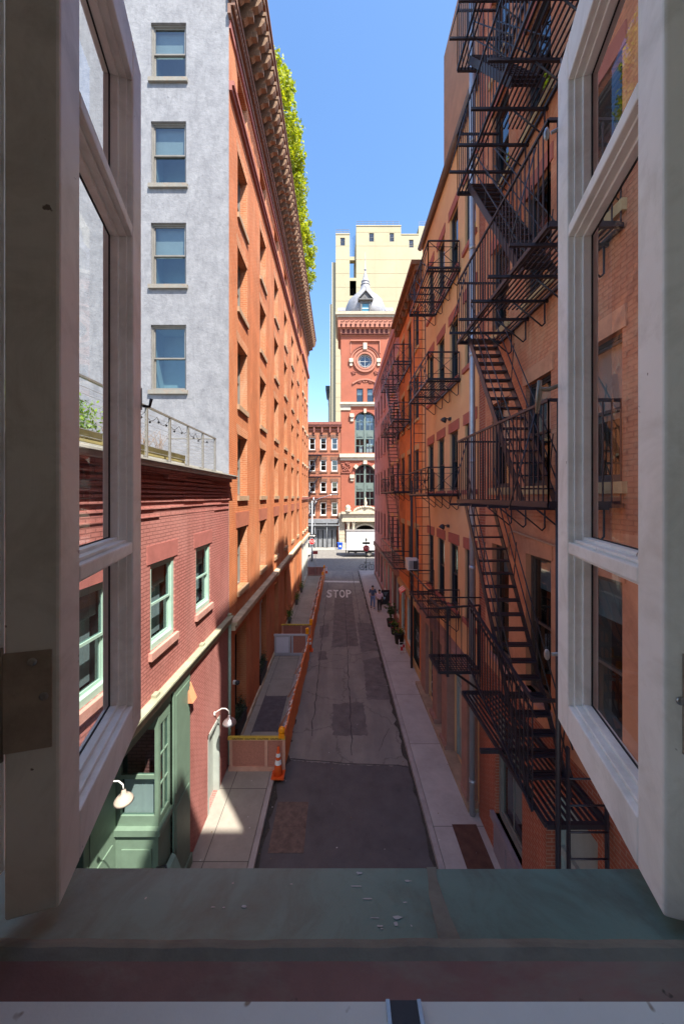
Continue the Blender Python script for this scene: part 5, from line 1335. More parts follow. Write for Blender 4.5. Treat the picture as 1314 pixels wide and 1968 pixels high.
# barricades: orange mesh fence panels along the kerb
MESH = paint('orange fence plastic', (.85, .22, .04), .55, .2, 3, .4, 18, dist=.02, stain=(.5, .1, .02), stain_amt=.4)
PINKWOOD = paint('salmon painted timber', (.6, .34, .24), .7, .12, 4, .2, 40, stain=(.4, .16, .1), stain_amt=.4)
def side_fence(label, y0, y1, x0, x1):
    t = thing('barricade', label, 'barricade', (x0, y0, 0), 'orange construction barricades')
    m = MB(); n = int((y1 - y0) / .35); pr = None
    for k in range(n + 1):
        f = k / n; y = y0 + (y1 - y0) * f; x = x0 + (x1 - x0) * f + .025 * math.sin(k * 1.3) * (k % 3 - 1)
        zt = 1.12 + .03 * math.sin(k * .9) + .02 * math.sin(k * 2.3)
        q = [(x - .04, y, .02), (x + .03, y, .02), (x + .02, y, zt), (x - .03, y, zt)]
        if pr:
            for a in range(4): b = (a + 1) % 4; m.poly([pr[a], pr[b], q[b], q[a]])
        else: m.poly(q)
        pr = q
    m.poly(pr)
    mesh_m = m
    m = MB()
    for k in range(int((y1 - y0) / 2) + 1):
        y = y0 + .1 + k * 2.0; x = x0 + (x1 - x0) * (y - y0) / (y1 - y0) - .08
        m.box(x - .05, x + .03, y - .04, y + .04, .0, 1.1); m.hexa([(x - .45, y - .03, .13), (x - .35, y - .03, .13), (x - .35, y + .03, .13), (x - .45, y + .03, .13), (x - .05, y - .03, .8), (x, y - .03, .8), (x, y + .03, .8), (x - .05, y + .03, .8)])
    m.box(x0 - .14, x0 - .06, y0, y0 + .1, 1.0, 1.1)
    obj('post', m, PINKWOOD, t)
    m = mesh_m
    for k in range(int((y1 - y0) / .25)):
        y = y0 + k * .25 + rnd.uniform(-.08, .08); f = (y - y0) / (y1 - y0); x = x0 + (x1 - x0) * f
        if rnd.random() < .75: m.bar((x - .05, y, 1.1 + .03 * rnd.random()), (x + .0, y + rnd.uniform(.08, .2), 1.13), .05, .02, 1)
    obj('mesh_panel', m, [MESH, paint('white plastic wrap', (.65, .55, .5), .5, .15)], t)
    return t
side_fence('near orange plastic barricade running along the left kerb', 11.2, 19.4, -1.78, -1.62)
side_fence('far orange plastic barricade running to the stop line', 20.9, 38.6, -1.62, -1.55)
TAPE = paint('yellow caution tape', (.6, .42, .05), .5, .15, 12)
def cross_panel(label, y, zt, mat, fillmat, tape=True, x0=-3.45, x1=-1.72, gate=False):
    t = thing('barricade', label, 'barricade', (x0, y, .13), 'timber barricades across the left pavement')
    m = MB()
    for a in (x0, (x0 + x1) / 2 + (.25 if not gate else .05), x1 - .06): m.box(a, a + .09, y - .035, y + .035, .15, zt)
    m.box(x0 - .03, x1 + .02, y - .045, y + .045, .13, .27); m.box(x0 - .03, x1 + .02, y - .045, y + .045, zt, zt + .09)
    obj('frame', m, mat, t)
    m = MB(); m.box(x0 + .06, x1 - .05, y - .006, y + .006, .2, zt); obj('infill', m, fillmat, t)
    if tape:
        m = MB(); m.box(x0 - .05, x1 + .03, y - .05, y + .05, zt + .025, zt + .095); tp = obj('tape', m, TAPE, t)
        tx = text_obj('CAUTION   CAUTION   CAUTION   CAUTION', .075, paint('black print', (.02, .02, .02), .6, .05), tp, .001, 1., 1, bold=.002); tx.rotation_euler = (R(90), 0, 0); tx.location = ((x1 - x0) / 2, -.053, zt + .055 - .13)
    return t
MESHFILL = paint('salmon mesh infill', (.42, .18, .125), .8, .2, 20, .3, 60)
cross_panel('near salmon timber barricade with yellow caution tape across the left pavement', 11.2, 1.1, PINKWOOD, MESHFILL)
gt = cross_panel('grey framed barricade with white board panel across the left pavement', 19.3, 1.2, paint('grey gate paint', (.45, .46, .5), .5, .08), MESHFILL, False, -3.5, -1.75, True)
m = MB(); m.box(-3.5, -2.62, 19.22, 19.25, .2, 1.25); m.box(-3.4, -2.72, 19.2, 19.22, .32, 1.15, 1); obj('board', m, [paint('grey board frame', (.42, .43, .46), .5, .06), paint('white board', (.6, .61, .68), .5, .05)], gt)
cross_panel('middle salmon barricade topped with yellow tape behind the grey gate', 21.2, 1.05, PINKWOOD, MESHFILL, True, -3.4, -1.68)
cross_panel('farthest reddish barricade across the left pavement near the corner', 38.7, 1.0, paint('reddish grey frame', (.35, .2, .18), .7, .1), paint('red grey mesh', (.3, .13, .12), .8, .2), False, -3.4, -1.6)
AMB = paint('amber beacon lens', (.9, .33, .01), .25, .1, 20, .2)
def beacon(label, x, y, z):
    t = thing('warning_light', label, 'light', (x, y, z), 'amber warning lights on the barricades')
    m = MB(); m.box(x - .09, x + .09, y - .05, y + .05, z, z + .14); obj('battery_case', m, AMB, t)
    m = MB(); m.lathe((x, y - .07, z + .24), [(.05, 0), (.1, .02), (.1, .12), (.05, .14)], 14, ax=(0, 1, 0)); obj('lens', m, AMB, t)
beacon('largest amber warning light on the corner of the nearest barricade', -1.8, 11.15, 1.2)
beacon('amber warning light at the end of the near orange barricade by the grey gate', -1.72, 19.3, 1.3)
beacon('amber warning light on the taped barricade just behind the grey gate', -1.66, 21.1, 1.15)
beacon('amber warning light on the far orange barricade past the road lettering', -1.58, 34.5, 1.12)
beacon('amber warning light at the farthest end of the orange barricade', -1.56, 37.8, 1.12)
# bin
t = thing('recycling_bin', 'bright blue recycling bin by the grey shutters', 'bin', (.2, 57.8, .14))
m = MB(); m.hexa([(-.1, 57.6, .2), (.5, 57.6, .2), (.5, 58.1, .2), (-.1, 58.1, .2), (-.2, 57.5, 1.15), (.6, 57.5, 1.15), (.6, 58.2, 1.15), (-.2, 58.2, 1.15)]); obj('body', m, paint('blue bin plastic', (.015, .1, .55), .4, .05), t)
m = MB(); m.box(-.25, .65, 57.45, 58.25, 1.15, 1.25); m.lathe((.2, 57.48, .7), [(.16, 0), (.16, .02)], 12, ax=(0, 1, 0), m=1); obj('lid', m, [paint('blue bin plastic', (.015, .1, .55), .4, .05), SIGNWHITE], t)
# bicycle
t = thing('bicycle', 'black bicycle leaning at the stop sign post on the right corner', 'bicycle', (3.2, 41.9, .13))
BK = paint('bike black', (.02, .022, .025), .4, .1)
for x in (2.75, 3.85):
    m = MB(); pts = [(x + .33 * math.cos(2 * PI * k / 20), 41.75, .47 + .33 * math.sin(2 * PI * k / 20)) for k in range(21)]; m.tube(pts, .022, n=5, cap=False)
    for k in range(8): a = PI * k / 8; m.bar((x - .32 * math.cos(a), 41.75, .47 - .32 * math.sin(a)), (x + .32 * math.cos(a), 41.75, .47 + .32 * math.sin(a)), .004)
    obj('wheel', m, BK, t)
m = MB(); Z = lambda x, z: (x, 41.75, z)
for a, b in ((Z(2.75, .47), Z(3.2, .45)), (Z(3.2, .45), Z(3.05, 1.0)), (Z(2.75, .47), Z(3.05, .95)), (Z(3.07, .95), Z(3.65, .98)), (Z(3.2, .45), Z(3.66, .92)), (Z(3.63, 1.1), Z(3.85, .47))): m.tube([a, b], .018, n=5)
m.tube([(3.66, 41.5, 1.12), (3.6, 41.62, 1.13), (3.6, 41.88, 1.13), (3.66, 42.0, 1.12)], .014, n=5); m.lathe((3.2, 41.72, .45), [(.09, 0), (.09, .02)], 12, ax=(0, 1, 0))
obj('frame', m, BK, t)
m = MB(); m.box(2.92, 3.18, 41.68, 41.82, 1.03, 1.09); obj('saddle', m, BK, t)
# chalkboard
t = thing('sandwich_board', 'black framed chalkboard sign standing on the right pavement beside the walkers', 'sign', (3.7, 28.2, .13))
m = MB(); m.box(3.38, 3.44, 28.15, 28.22, .13, 1.35); m.box(3.98, 4.04, 28.15, 28.22, .13, 1.35); m.box(3.44, 3.98, 28.15, 28.22, 1.27, 1.35); m.box(3.44, 3.98, 28.15, 28.22, .2, .28); obj('frame', m, paint('black timber', (.02, .02, .02), .5, .2), t)
m = MB(); m.box(3.44, 3.98, 28.17, 28.2, .28, 1.27); o = obj('board', m, paint('chalkboard', (.03, .035, .04), .7, .2), t)
m = MB(); m.lathe((3.62, 28.168, .72), [(.09, 0), (.09, .002)], 14, ax=(0, -1, 0)); m.box(3.6, 3.64, 28.164, 28.168, .55, .64)
for k in range(4): m.box(3.55 + .03 * k, 3.9 - .04 * k, 28.165, 28.169, 1.14 - k * .07, 1.16 - k * .07)
obj('chalk_drawing', m, paint('pale blue chalk', (.3, .5, .6), .8, .3, 20), o)
# awning
t = thing('awning', 'small red and white striped awning over the shop on the right', 'awning', (3.85, 20.3, 3.3))
m = MB()
for k in range(6):
    y0 = 19.7 + k * .16
    m.hexa([(3.48, y0, 3.42), (3.48, y0 + .16, 3.42), (3.86, y0 + .16, 3.68), (3.86, y0, 3.68), (3.48, y0, 3.44), (3.48, y0 + .16, 3.44), (3.86, y0 + .16, 3.7), (3.86, y0, 3.7)], k % 2); m.box(3.47, 3.485, y0, y0 + .16, 3.28, 3.43, k % 2)
obj('canopy', m, [paint('awning red', (.8, .03, .03), .7, .1), SIGNWHITE], t)
# air conditioner
t = thing('air_conditioner', 'white window air conditioner on the right wall behind the iron post', 'air conditioner', (3.7, 16.9, 5.2))
m = MB(); m.box(3.35, 3.9, 17.2, 17.9, 5.2, 5.72)
for k in range(7): m.box(3.42 + k * .06, 3.45 + k * .06, 17.19, 17.2, 5.27, 5.66, 1)
m.box(3.62, 3.85, 17.185, 17.199, 5.26, 5.66, 1)
obj('casing', m, [paint('ac casing', (.62, .6, .56), .5, .1), DKFRAME], t)
# wall lamps
for nm, x, y, z in (('dark flood lamp between the upper windows of the amber house', 3.88, 12.35, 11.5), ('dark flood lamp above the lower windows of the amber house', 3.88, 12.55, 7.75), ('dark lamp on the amber house just above street level by the grey doors', 3.6, 12.2, 3.1)):
    t = thing('flood_lamp', nm, 'lamp', (x, y, z), 'flood lamps on the amber house')
    m = MB(); m.box(x - .06, x + .02, y - .06, y + .06, z - .05, z + .05); m.tube([(x - .05, y, z), (x - .2, y, z + .03)], .02, n=6); obj('arm', m, DKFRAME, t)
    m = MB(); m.lathe((x - .2, y, z), [(.04, .06), (.09, .0), (.11, -.1), (.1, -.1)], 12, ax=(.6, -.2, 1)); obj('lamp_head', m, DKFRAME, t)
# plants
GLEAF = leaf('dark green leaves', (.015, .05, .01), (.06, .12, .025), .25)
def pot(label, x, y, r, h, kind, grp='potted plants by the right wall'):
    t = thing('potted_plant', label, 'plant', (x, y, .13), grp)
    m = MB(); m.lathe((x, y, .13), [(r * .75, 0), (r, h), (r * 1.06, h), (r * 1.06, h + .04), (r * .9, h + .04), (r * .85, h - .05)], 16); obj('pot', m, paint('black pot', (.025, .022, .02), .6, .2), t)
    m = MB(); pts = []
    if kind == 'tall':
        for k in range(9):
            a = k * 2.4; q = [(x, y, .13 + h), (x + .08 * math.cos(a), y + .08 * math.sin(a), .5 + h), (x + .3 * math.cos(a), y + .3 * math.sin(a), .8 + h + .05 * k)]
            m.tube(q, [.014, .01, .004], n=4)
            for j in range(14): f = j / 13; pts.append((x + .34 * f * math.cos(a) + rnd.gauss(0, .06), y + .34 * f * math.sin(a) + rnd.gauss(0, .06), .4 + h + .5 * f + .03 * k + rnd.gauss(0, .06)))
        m.leaves(pts, .1)
    else:
        for k in range(260): pts.append((x + rnd.gauss(0, r * .55), y + rnd.gauss(0, r * .55), .2 + h + abs(rnd.gauss(0, .13))))
        m.leaves(pts, .045)
    obj('foliage', m, GLEAF if kind == 'tall' else leaf('fresh pot leaves', (.05, .12, .015), (.2, .3, .04), .35), t)
    if kind != 'tall':
        m = MB()
        for k in range(9): m.ball((x + rnd.gauss(0, r * .5), y + rnd.gauss(0, r * .5), .33 + h), .03, 0, 6)
        obj('flower', m, paint('red petals', (.6, .03, .06), .6, .1), t)
pot('tall dark leafed plant in a black pot on the right pavement', 3.45, 23.6, .27, .45, 'tall')
pot('low flowering black pot behind the nearest one on the right pavement', 3.5, 22.3, .26, .55, 'low')
pot('nearest and largest black pot of flowers on the right pavement', 3.55, 20.9, .3, .6, 'low')
t = thing('display_stand', 'small white wire stand with red cards on the right pavement', 'stand', (3.55, 19.6, .13))
m = MB()
for a in (-.15, .15):
    m.tube([(3.5 + a, 19.45, .13), (3.5 + a, 19.7, .85)], .012, n=5); m.tube([(3.5 + a, 19.95, .13), (3.5 + a, 19.7, .85)], .012, n=5)
for k in range(4): m.tube([(3.35, 19.48 + k * .05, .25 + k * .15), (3.65, 19.48 + k * .05, .25 + k * .15)], .01, n=5)
obj('frame', m, WHITE, t)
m = MB(); m.box(3.4, 3.52, 19.5, 19.53, .3, .5); m.box(3.53, 3.63, 19.56, 19.59, .45, .6); obj('cards', m, SIGNRED, t)
for lb, y0, y1 in (('long black planter of evergreen shrubs in the nearest warehouse doorway', 12.25, 13.5), ('long black planter of evergreen shrubs in the second warehouse doorway', 15.95, 17.3)):
    t = thing('doorway_planter', lb, 'planter', (-3.6, y0, .13), 'black planters in the warehouse doorways')
    m = MB(); m.box(-3.88, -3.5, y0, y1, .13, .75); m.box(-3.9, -3.48, y0 - .02, y1 + .02, .7, .77); obj('box', m, paint('black planter', (.02, .02, .022), .5, .15), t)
    m = MB(); pts = [(-3.69 + rnd.gauss(0, .1), rnd.uniform(y0 + .05, y1 - .05), .85 + abs(rnd.gauss(0, .18))) for k in range(900)]; m.leaves(pts, .04); obj('shrub', m, leaf('blue green shrub', (.015, .035, .018), (.07, .11, .06), .2), t)
for lb, y in (('small potted shrub against the warehouse wall nearest the grey gate', 24.2), ('middle potted shrub against the sunlit warehouse wall', 28.4), ('farthest potted shrub against the warehouse wall', 32.0)):
    t = thing('wall_shrub', lb, 'plant', (-3.4, y, .13), 'shrubs along the warehouse wall')
    m = MB(); m.lathe((-3.38, y, .13), [(.1, 0), (.14, .4)], 12); obj('pot', m, paint('grey pot', (.12, .12, .12), .6, .1), t)
    m = MB(); pts = [(-3.36 + rnd.gauss(0, .1), y + rnd.gauss(0, .12), .75 + rnd.gauss(0, .2)) for k in range(320)]; m.leaves(pts, .05); obj('foliage', m, leaf('shrub leaves', (.03, .1, .012), (.12, .24, .03), .35), t)
m = MB(); m.lathe((-3.44, 11.9, 2.55), [(.07, 0), (.08, .08), (.03, .12)], 12, ax=(1, -.6, 0), m=1); m.box(-3.55, -3.46, 11.85, 11.95, 2.5, 2.6, 0)
tag(obj('security_camera', m, [WHITE, DKFRAME]), 'small dome security camera on the corner of the warehouse above the steel lamp', 'camera')

# ------------------------------------------------------------------ people
def skin_obj(name, edges, pts, rad, mat, parent, root=0, lv=2):
    me = bpy.data.meshes.new(name); me.from_pydata([tuple(p) for p in pts], edges, []); me.materials.append(mat)
    o = bpy.data.objects.new(name, me); COL.objects.link(o); o.parent = parent
    md = o.modifiers.new('Skin', 'SKIN'); sv = me.skin_vertices[0].data
    for v, r in zip(sv, rad):
        v.radius = (r, r) if not isinstance(r, tuple) else r; v.use_root = False
    sv[root].use_root = True
    s = o.modifiers.new('Sub', 'SUBSURF'); s.levels = lv; s.render_levels = lv
    dg = bpy.context.evaluated_depsgraph_get(); dg.update()
    m2 = bpy.data.meshes.new_from_object(o.evaluated_get(dg)); o.modifiers.clear(); o.data = m2; m2.name = name
    if not m2.materials: m2.materials.append(mat)
    for p in m2.polygons: p.use_smooth = True
    return o
SKIN = paint('skin', (.45, .25, .17), .6, .08)
def person(label, x, y, h, shirt, trousers, hair, shoes, step=1, female=False, long_sleeve=False):
    t = thing('person', label, 'person', (x, y, .13), 'couple walking on the right pavement')
    s = h / 1.75; sg = step
    P = [(0, 0, .95), (0, 0, 1.15), (0, 0, 1.38), (0, 0, 1.5), (0, -.015, 1.6), (0, -.02, 1.69),            # 0 pelvis..5 head top
         (.19, 0, 1.42), (.25, .03 * sg, 1.15), (.24, -.1 * sg, .93), (.24, -.13 * sg, .85),                      # 6-9 right arm
         (-.19, 0, 1.42), (-.25, -.02 * sg, 1.15), (-.22, -.16 * sg, .95), (-.2, -.2 * sg, .89),                    # 10-13
         (.09, 0, .9), (.1, -.12 * sg, .5), (.1, -.02 * sg, .1), (.1, -.17 * sg, .04),                              # 14-17 leg
         (-.09, 0, .9), (-.1, .04 * sg, .49), (-.1, .22 * sg, .12), (-.1, .1 * sg, .04)]                              # 18-21
    E = [(0, 1), (1, 2), (2, 3), (3, 4), (4, 5), (2, 6), (6, 7), (7, 8), (8, 9), (2, 10), (10, 11), (11, 12), (12, 13), (0, 14), (14, 15), (15, 16), (16, 17), (0, 18), (18, 19), (19, 20), (20, 21)]
    rr = [.13, .12, .13, .055, .085, .075, .055, .042, .034, .03, .055, .042, .034, .03, .085, .058, .04, .035, .085, .058, .04, .035]
    Q = [Vector(p) * s for p in P]
    skin_obj('body', E, Q, [r * s for r in rr], SKIN, t)
    up = [0, 1, 2, 6, 7, 10, 11] + ([8, 12] if long_sleeve else [])
    ix = {k: i for i, k in enumerate(up)}
    ue = [(ix[a], ix[b]) for a, b in E if a in ix and b in ix]
    skin_obj('shirt', ue, [Q[k] for k in up], [(rr[k] + .022) * s * (1.05 if k < 2 else 1) for k in up], shirt, t)
    lo = [0, 14, 15, 16, 18, 19, 20]; ix = {k: i for i, k in enumerate(lo)}
    skin_obj('trousers', [(ix[a], ix[b]) for a, b in E if a in ix and b in ix], [Q[k] for k in lo], [(rr[k] + .02) * s for k in lo], trousers, t)
    m = MB()
    m.ball(Vector((x, y + .015, .13)) + Vector((0, 0, 1.665)) * s, .1 * s, 0, 12, (.95, 1.05, .85))
    if female: m.ball(Vector((x, y + .07, .13)) + Vector((0, 0, 1.56)) * s, .085 * s, 0, 10, (1, .6, 1.3))
    obj('hair', m, hair, t)
    m = MB()
    for k in (17, 21): c = Q[k] + Vector((x, y, .13)); m.ball(c + Vector((0, .05, 0)), .06 * s, 0, 10, (.8, 2.0, .65))
    obj('shoe', m, shoes, t)
    m = MB()
    for k in (9, 13):
        c = Q[k] + Vector((x, y, .13))
        for j in range(4): m.tube([c + Vector((.0, -.025 + j * .016, .0)), c + Vector((.004, -.03 + j * .018, -.04)), c + Vector((-.01, -.03 + j * .018, -.075 + .006 * abs(j - 1)))], [.009, .008, .006], n=6)
        m.tube([c + Vector((0, -.03, .02)), c + Vector((-.01, -.055, -.01)), c + Vector((-.012, -.06, -.035))], [.01, .009, .007], n=6)
    obj('fingers', m, SKIN, t)
    m = MB(); hc = Vector((x, y, .13)) + Vector((0, -.1, 1.6)) * s
    m.ball(hc + Vector((0, -.012, -.01)), .016, 0, 6, (.8, 1.2, 1.3))
    for sx in (-1, 1): m.ball(hc + Vector((sx * .034, .004, .025)), .011, 1, 6); m.ball(hc + Vector((sx * .098, .1, 0)), .024, 0, 6, (.5, .8, 1.2))
    m.box(hc.x - .025, hc.x + .025, hc.y - .002, hc.y + .01, hc.z - .055, hc.z - .047, 2)
    obj('face', m, [SKIN, paint('dark eye', (.02, .02, .02), .3, .05), paint('lips', (.35, .12, .1), .5, .05)], t)
    return t
person('person in a dark navy shirt and blue jeans walking next to the kerb', 2.62, 27.4, 1.78, paint('navy shirt', (.07, .09, .15), .8, .15), paint('blue jeans', (.14, .2, .36), .8, .15), paint('brown hair', (.05, .03, .02), .7, .2), paint('grey shoes', (.1, .1, .1), .6, .1), 1)
person('person in a pale pink top and dark patterned trousers walking beside the chalkboard', 3.05, 26.6, 1.68, paint('pale pink top', (.8, .55, .6), .8, .12, 20), paint('black trousers', (.02, .018, .02), .8, .2, 20), paint('dark hair', (.03, .018, .012), .6, .2), paint('black shoes', (.02, .02, .02), .5, .1), -1, True)
# ------------------------------------------------------------------ our own window: two open casements and the sill
SASHW = paint('old white gloss paint', (.88, .855, .79), .42, .07, 3, .35, 60, dist=.002, bstretch=(1, 1, .08), stain=(.5, .47, .39), stain_amt=.6, stain_scale=7, chips=(.22, .18, .15), chip_at=.745, chip_scale=38)
GASKET = paint('dark glazing putty', (.03, .03, .03), .7, .2, 9)
BRONZE = paint('old brass hardware', (.3, .25, .19), .38, .2, 14, .2, 80, metal=.7)
PEWTER = paint('worn pewter handle', (.38, .37, .36), .32, .15, 14, .15, 80, metal=.85)
CGLASS = glass('casement glass', (.97, .98, .98), .03, .005, 1.18)
def casement(label, B, d, nrm, L, side):
    B = Vector((*B, 0)); d = Vector((*d, 0)).normalized(); nrm = Vector((*nrm, 0)).normalized()
    t = thing('casement_sash', label, 'window', B + Vector((0, 0, 8.235)), 'open casement sashes of our window')
    S = lambda tt, o, z: B + d * tt + nrm * o + Vector((0, 0, z))
    zb, zt = 8.236, 9.868
    def bx(m, t0, t1, o0, o1, z0, z1, mi=0): m.hexa([S(t0, o0, z0), S(t1, o0, z0), S(t1, o1, z0), S(t0, o1, z0), S(t0, o0, z1), S(t1, o0, z1), S(t1, o1, z1), S(t0, o1, z1)], mi)
    T = .063
    n0, f0 = .067, L - .073
    m = MB(); bx(m, 0, n0, 0, T, zb, zt); obj('stile', m, SASHW, t, .004)
    m = MB(); bx(m, f0, L, 0, T, zb, zt); obj('stile', m, SASHW, t, .004)
    for a, b in ((zb, 8.312), (9.77, zt)):
        m = MB(); bx(m, n0, f0, .0004, T - .0004, a, b); obj('rail', m, SASHW, t, .003)
    bars = ((8.667, 8.693), (9.405, 9.432))
    for a, b in bars:
        m = MB(); bx(m, n0, f0, .0006, .046, a, b); obj('glazing_bar', m, SASHW, t, .003)
    # stepped bead round every pane
    panes = ((8.312, 8.667), (8.693, 9.405), (9.432, 9.77))
    m = MB(); k = MB()
    for a, b in panes:
        for o0, o1, e in ((.012, .043, .007), (.027, .0435, .014)):
            bx(m, n0, n0 + e, o0, o1, a, b); bx(m, f0 - e, f0, o0, o1, a, b)
            bx(m, n0 + e, f0 - e, o0 + .0003, o1, a, a + e); bx(m, n0 + e, f0 - e, o0 + .0003, o1, b - e, b)
        e = .016
        bx(k, n0, n0 + e, .0437, .046, a, b); bx(k, f0 - e, f0, .0437, .046, a, b); bx(k, n0 + e, f0 - e, .0437, .046, a, a + e); bx(k, n0 + e, f0 - e, .0437, .046, b - e, b)
    obj('bead', m, SASHW, t, .0015); obj('putty', k, GASKET, t)
    for a, b in panes:
        m = MB(); m.poly([S(n0 + .01, .0448, a + .01), S(f0 - .01, .0448, a + .01), S(f0 - .01, .0448, b - .01), S(n0 + .01, .0448, b - .01)]); obj('pane', m, CGLASS, t)
    # hinge leaf let into the near edge
    m = MB(); h0 = .02 if side > 0 else .0085
    bx(m, -.0025, .001, h0, .0625, 8.46, 8.592); h = obj('hinge', m, paint('dark bronze hinge', (.42, .34, .27), .55, .25, 20, .2, 90, metal=.2), t)
    m = MB(); m.tube([S(-.001, .065, 8.45), S(-.001, .065, 8.60)], .0025, n=8); obj('knuckle', m, BRONZE, h)
    for oo, zz in ((.03, 8.578), (.017, 8.53)):
        m = MB(); c = S(-.0025, oo, zz); m.lathe(c, [(.0055, 0), (.0055, .001), (.002, .0016)], 12, ax=-d); m.bar(c - d * .0019 + Vector((0, 0, .0035)), c - d * .0019 - Vector((0, 0, .0035)), .0012, .0004, 0); obj('screw', m, PEWTER, h)
    # long bolt, latch and catch on the free edge
    e = L + .004
    if side > 0:
        m = MB(); m.tube([S(e, .02, 9.745), S(e, .02, 9.9)], .0075, n=10); bx(m, L, L + .003, .008, .034, 9.72, 9.91); m.tube([S(e, .02, 9.74), S(e + .006, -.012, 9.735)], .004, n=8); m.ball(S(e + .006, -.022, 9.735), .009, 0, 10, (.8, .8, 1.9))
        obj('top_bolt', m, PEWTER, t)
        m = MB(); bx(m, L, L + .004, .004, .03, 9.005, 9.115); m.tube([S(e, .012, 9.085), S(e + .004, -.018, 9.075), S(e + .006, -.038, 9.078)], .0055, n=8); m.tube([S(e + .006, -.038, 9.10), S(e + .006, -.04, 9.06), S(e + .004, -.045, 9.015)], [.006, .0075, .005], n=10); m.tube([S(e, .008, 9.13), S(e, .012, 9.08)], [.006, .008], n=8)
        obj('latch_handle', m, BRONZE, t)
        m = MB(); m.tube([S(e, .014, 8.405), S(e, .014, 8.245)], .007, n=10); bx(m, L, L + .003, .004, .026, 8.238, 8.4); m.tube([S(e, .014, 8.4), S(e + .003, -.012, 8.395)], .005, n=8); m.ball(S(e + .003, -.022, 8.393), .009, 0, 10, (.8, .8, 1.6)); obj('bottom_bolt', m, PEWTER, t)
    else:
        m = MB(); bx(m, L, L + .003, -.001, .02, 9.02, 9.075); m.tube([S(L + .002, -.002, 9.03), S(L + .004, -.018, 9.03), S(L + .004, -.022, 9.05)], .004, n=8); obj('catch', m, DKFRAME, t)
    return t
casement('left casement sash swung open outward with a dark hinge on its near edge', (-.3823, .485), (-.2747, .9615), (-.9615, -.2747), .4286, -1)
casement('right casement sash swung open outward with bolts and a latch handle on its far edge', (.4347, .474), (.2706, .9627), (.9627, -.2706), .44, 1)

SILLG = paint('worn teal grey sill paint', (.1, .205, .188), .45, .12, 3, .3, 18, dist=.003, stain=(.05, .075, .07), stain_amt=.75, stain_scale=13, stain_stretch=(1, .35, 1), chips=(.3, .31, .3), chip_at=.765, chip_scale=70)
SILLB = paint('grey brown caulk and dirt', (.165, .17, .14), .75, .2, 8, .5, 40, dist=.004, stain=(.09, .08, .07), stain_amt=.6, stain_scale=14)
SILLM = paint('dirty maroon sill paint', (.175, .092, .086), .6, .3, 5, .6, 26, dist=.003, stain=(.2, .185, .155), stain_amt=1., stain_scale=8, stain_stretch=(.45, 1, 1), chips=(.04, .035, .03), chip_at=.69, chip_scale=26)
WS = thing('window_sill', 'weathered teal and maroon window sill at the foot of the picture', 'sill', (0, .45, 8.2))
def prof_x(m, pts, x0, x1, mi=0):
    n = len(pts)
    for k in range(n):
        (a, b), (c, e) = pts[k], pts[(k + 1) % n]; m.poly([(x0, a, b), (x1, a, b), (x1, c, e), (x0, c, e)], mi)
    m.poly([(x0, a, b) for a, b in pts], mi); m.poly([(x1, a, b) for a, b in pts], mi)
m = MB(); prof_x(m, [(.448, 8.229), (.606, 8.163), (.612, 8.155), (.612, 8.11), (.44, 8.11)], -1.2, .149); prof_x(m, [(.448, 8.229), (.604, 8.164), (.610, 8.156), (.610, 8.11), (.44, 8.11)], .1495, 1.2)
obj('outer_slope', m, SILLG, WS, .002)
m = MB()
n = 90
for k in range(n):                       # irregular caulk ridge along the joint
    x0, x1 = -1.2 + 2.4 * k / n, -1.2 + 2.4 * (k + 1) / n
    j = lambda x: .0006 * math.sin(x * 11) + .0005 * math.sin(x * 73 + 1) + .0005 * math.sin(x * 190)
    for (a, b), (c, e) in zip(((.458, 8.2235), (.452, 8.2345), (.444, 8.240), (.436, 8.244)), ((.452, 8.2345), (.444, 8.240), (.436, 8.244), (.421, 8.2431))):
        m.poly([(x0, a + j(x0), b), (x1, a + j(x1), b), (x1, c + j(x1), e), (x0, c + j(x0), e)], 0, True)

pts = [(.15, .607), (.167, .607), (.160, .58), (.158, .54), (.156, .5), (.158, .45), (.128, .45), (.133, .5), (.137, .54), (.146, .58)]
m.poly([(x, y, 8.2295 - (y - .448) * .4177 + .0012) for x, y in pts])
obj('caulk', m, SILLB, WS)
m = MB(); prof_x(m, [(.432, 8.242), (.366, 8.252), (.366, 8.1), (.432, 8.1)], -1.2, 1.2); obj('inner_ledge', m, SILLM, WS, .002)
m = MB(); prof_x(m, [(.3655, 8.278), (.25, 8.278), (.25, 8.1), (.3655, 8.1)], -1.2, 1.2); obj('stool', m, paint('white stool paint', (.75, .76, .74), .5, .08, 5, .2, 40, chips=(.3, .24, .18), chip_at=.7, chip_scale=20), WS, .003)
m = MB(); m.box(.05, .082, .342, .3645, 8.2785, 8.281); m.box(.048, .052, .335, .364, 8.278, 8.283, 1); m.box(.08, .084, .335, .364, 8.278, 8.283, 1); obj('keeper', m, [DKFRAME, PEWTER], WS)
m = MB(); rnd.seed(9)
def sill_z(y): return 8.229 - (y - .448) * (.066 / .158) + .0009
def px_sill(x, y):       # photographed flake -> place on the sloping sill plane
    k = (954 - y) / 680; a = (x - 651) / 680
    yy = (8.229 + .448 * .4177 - H) / (k + .4177); return a * yy, yy
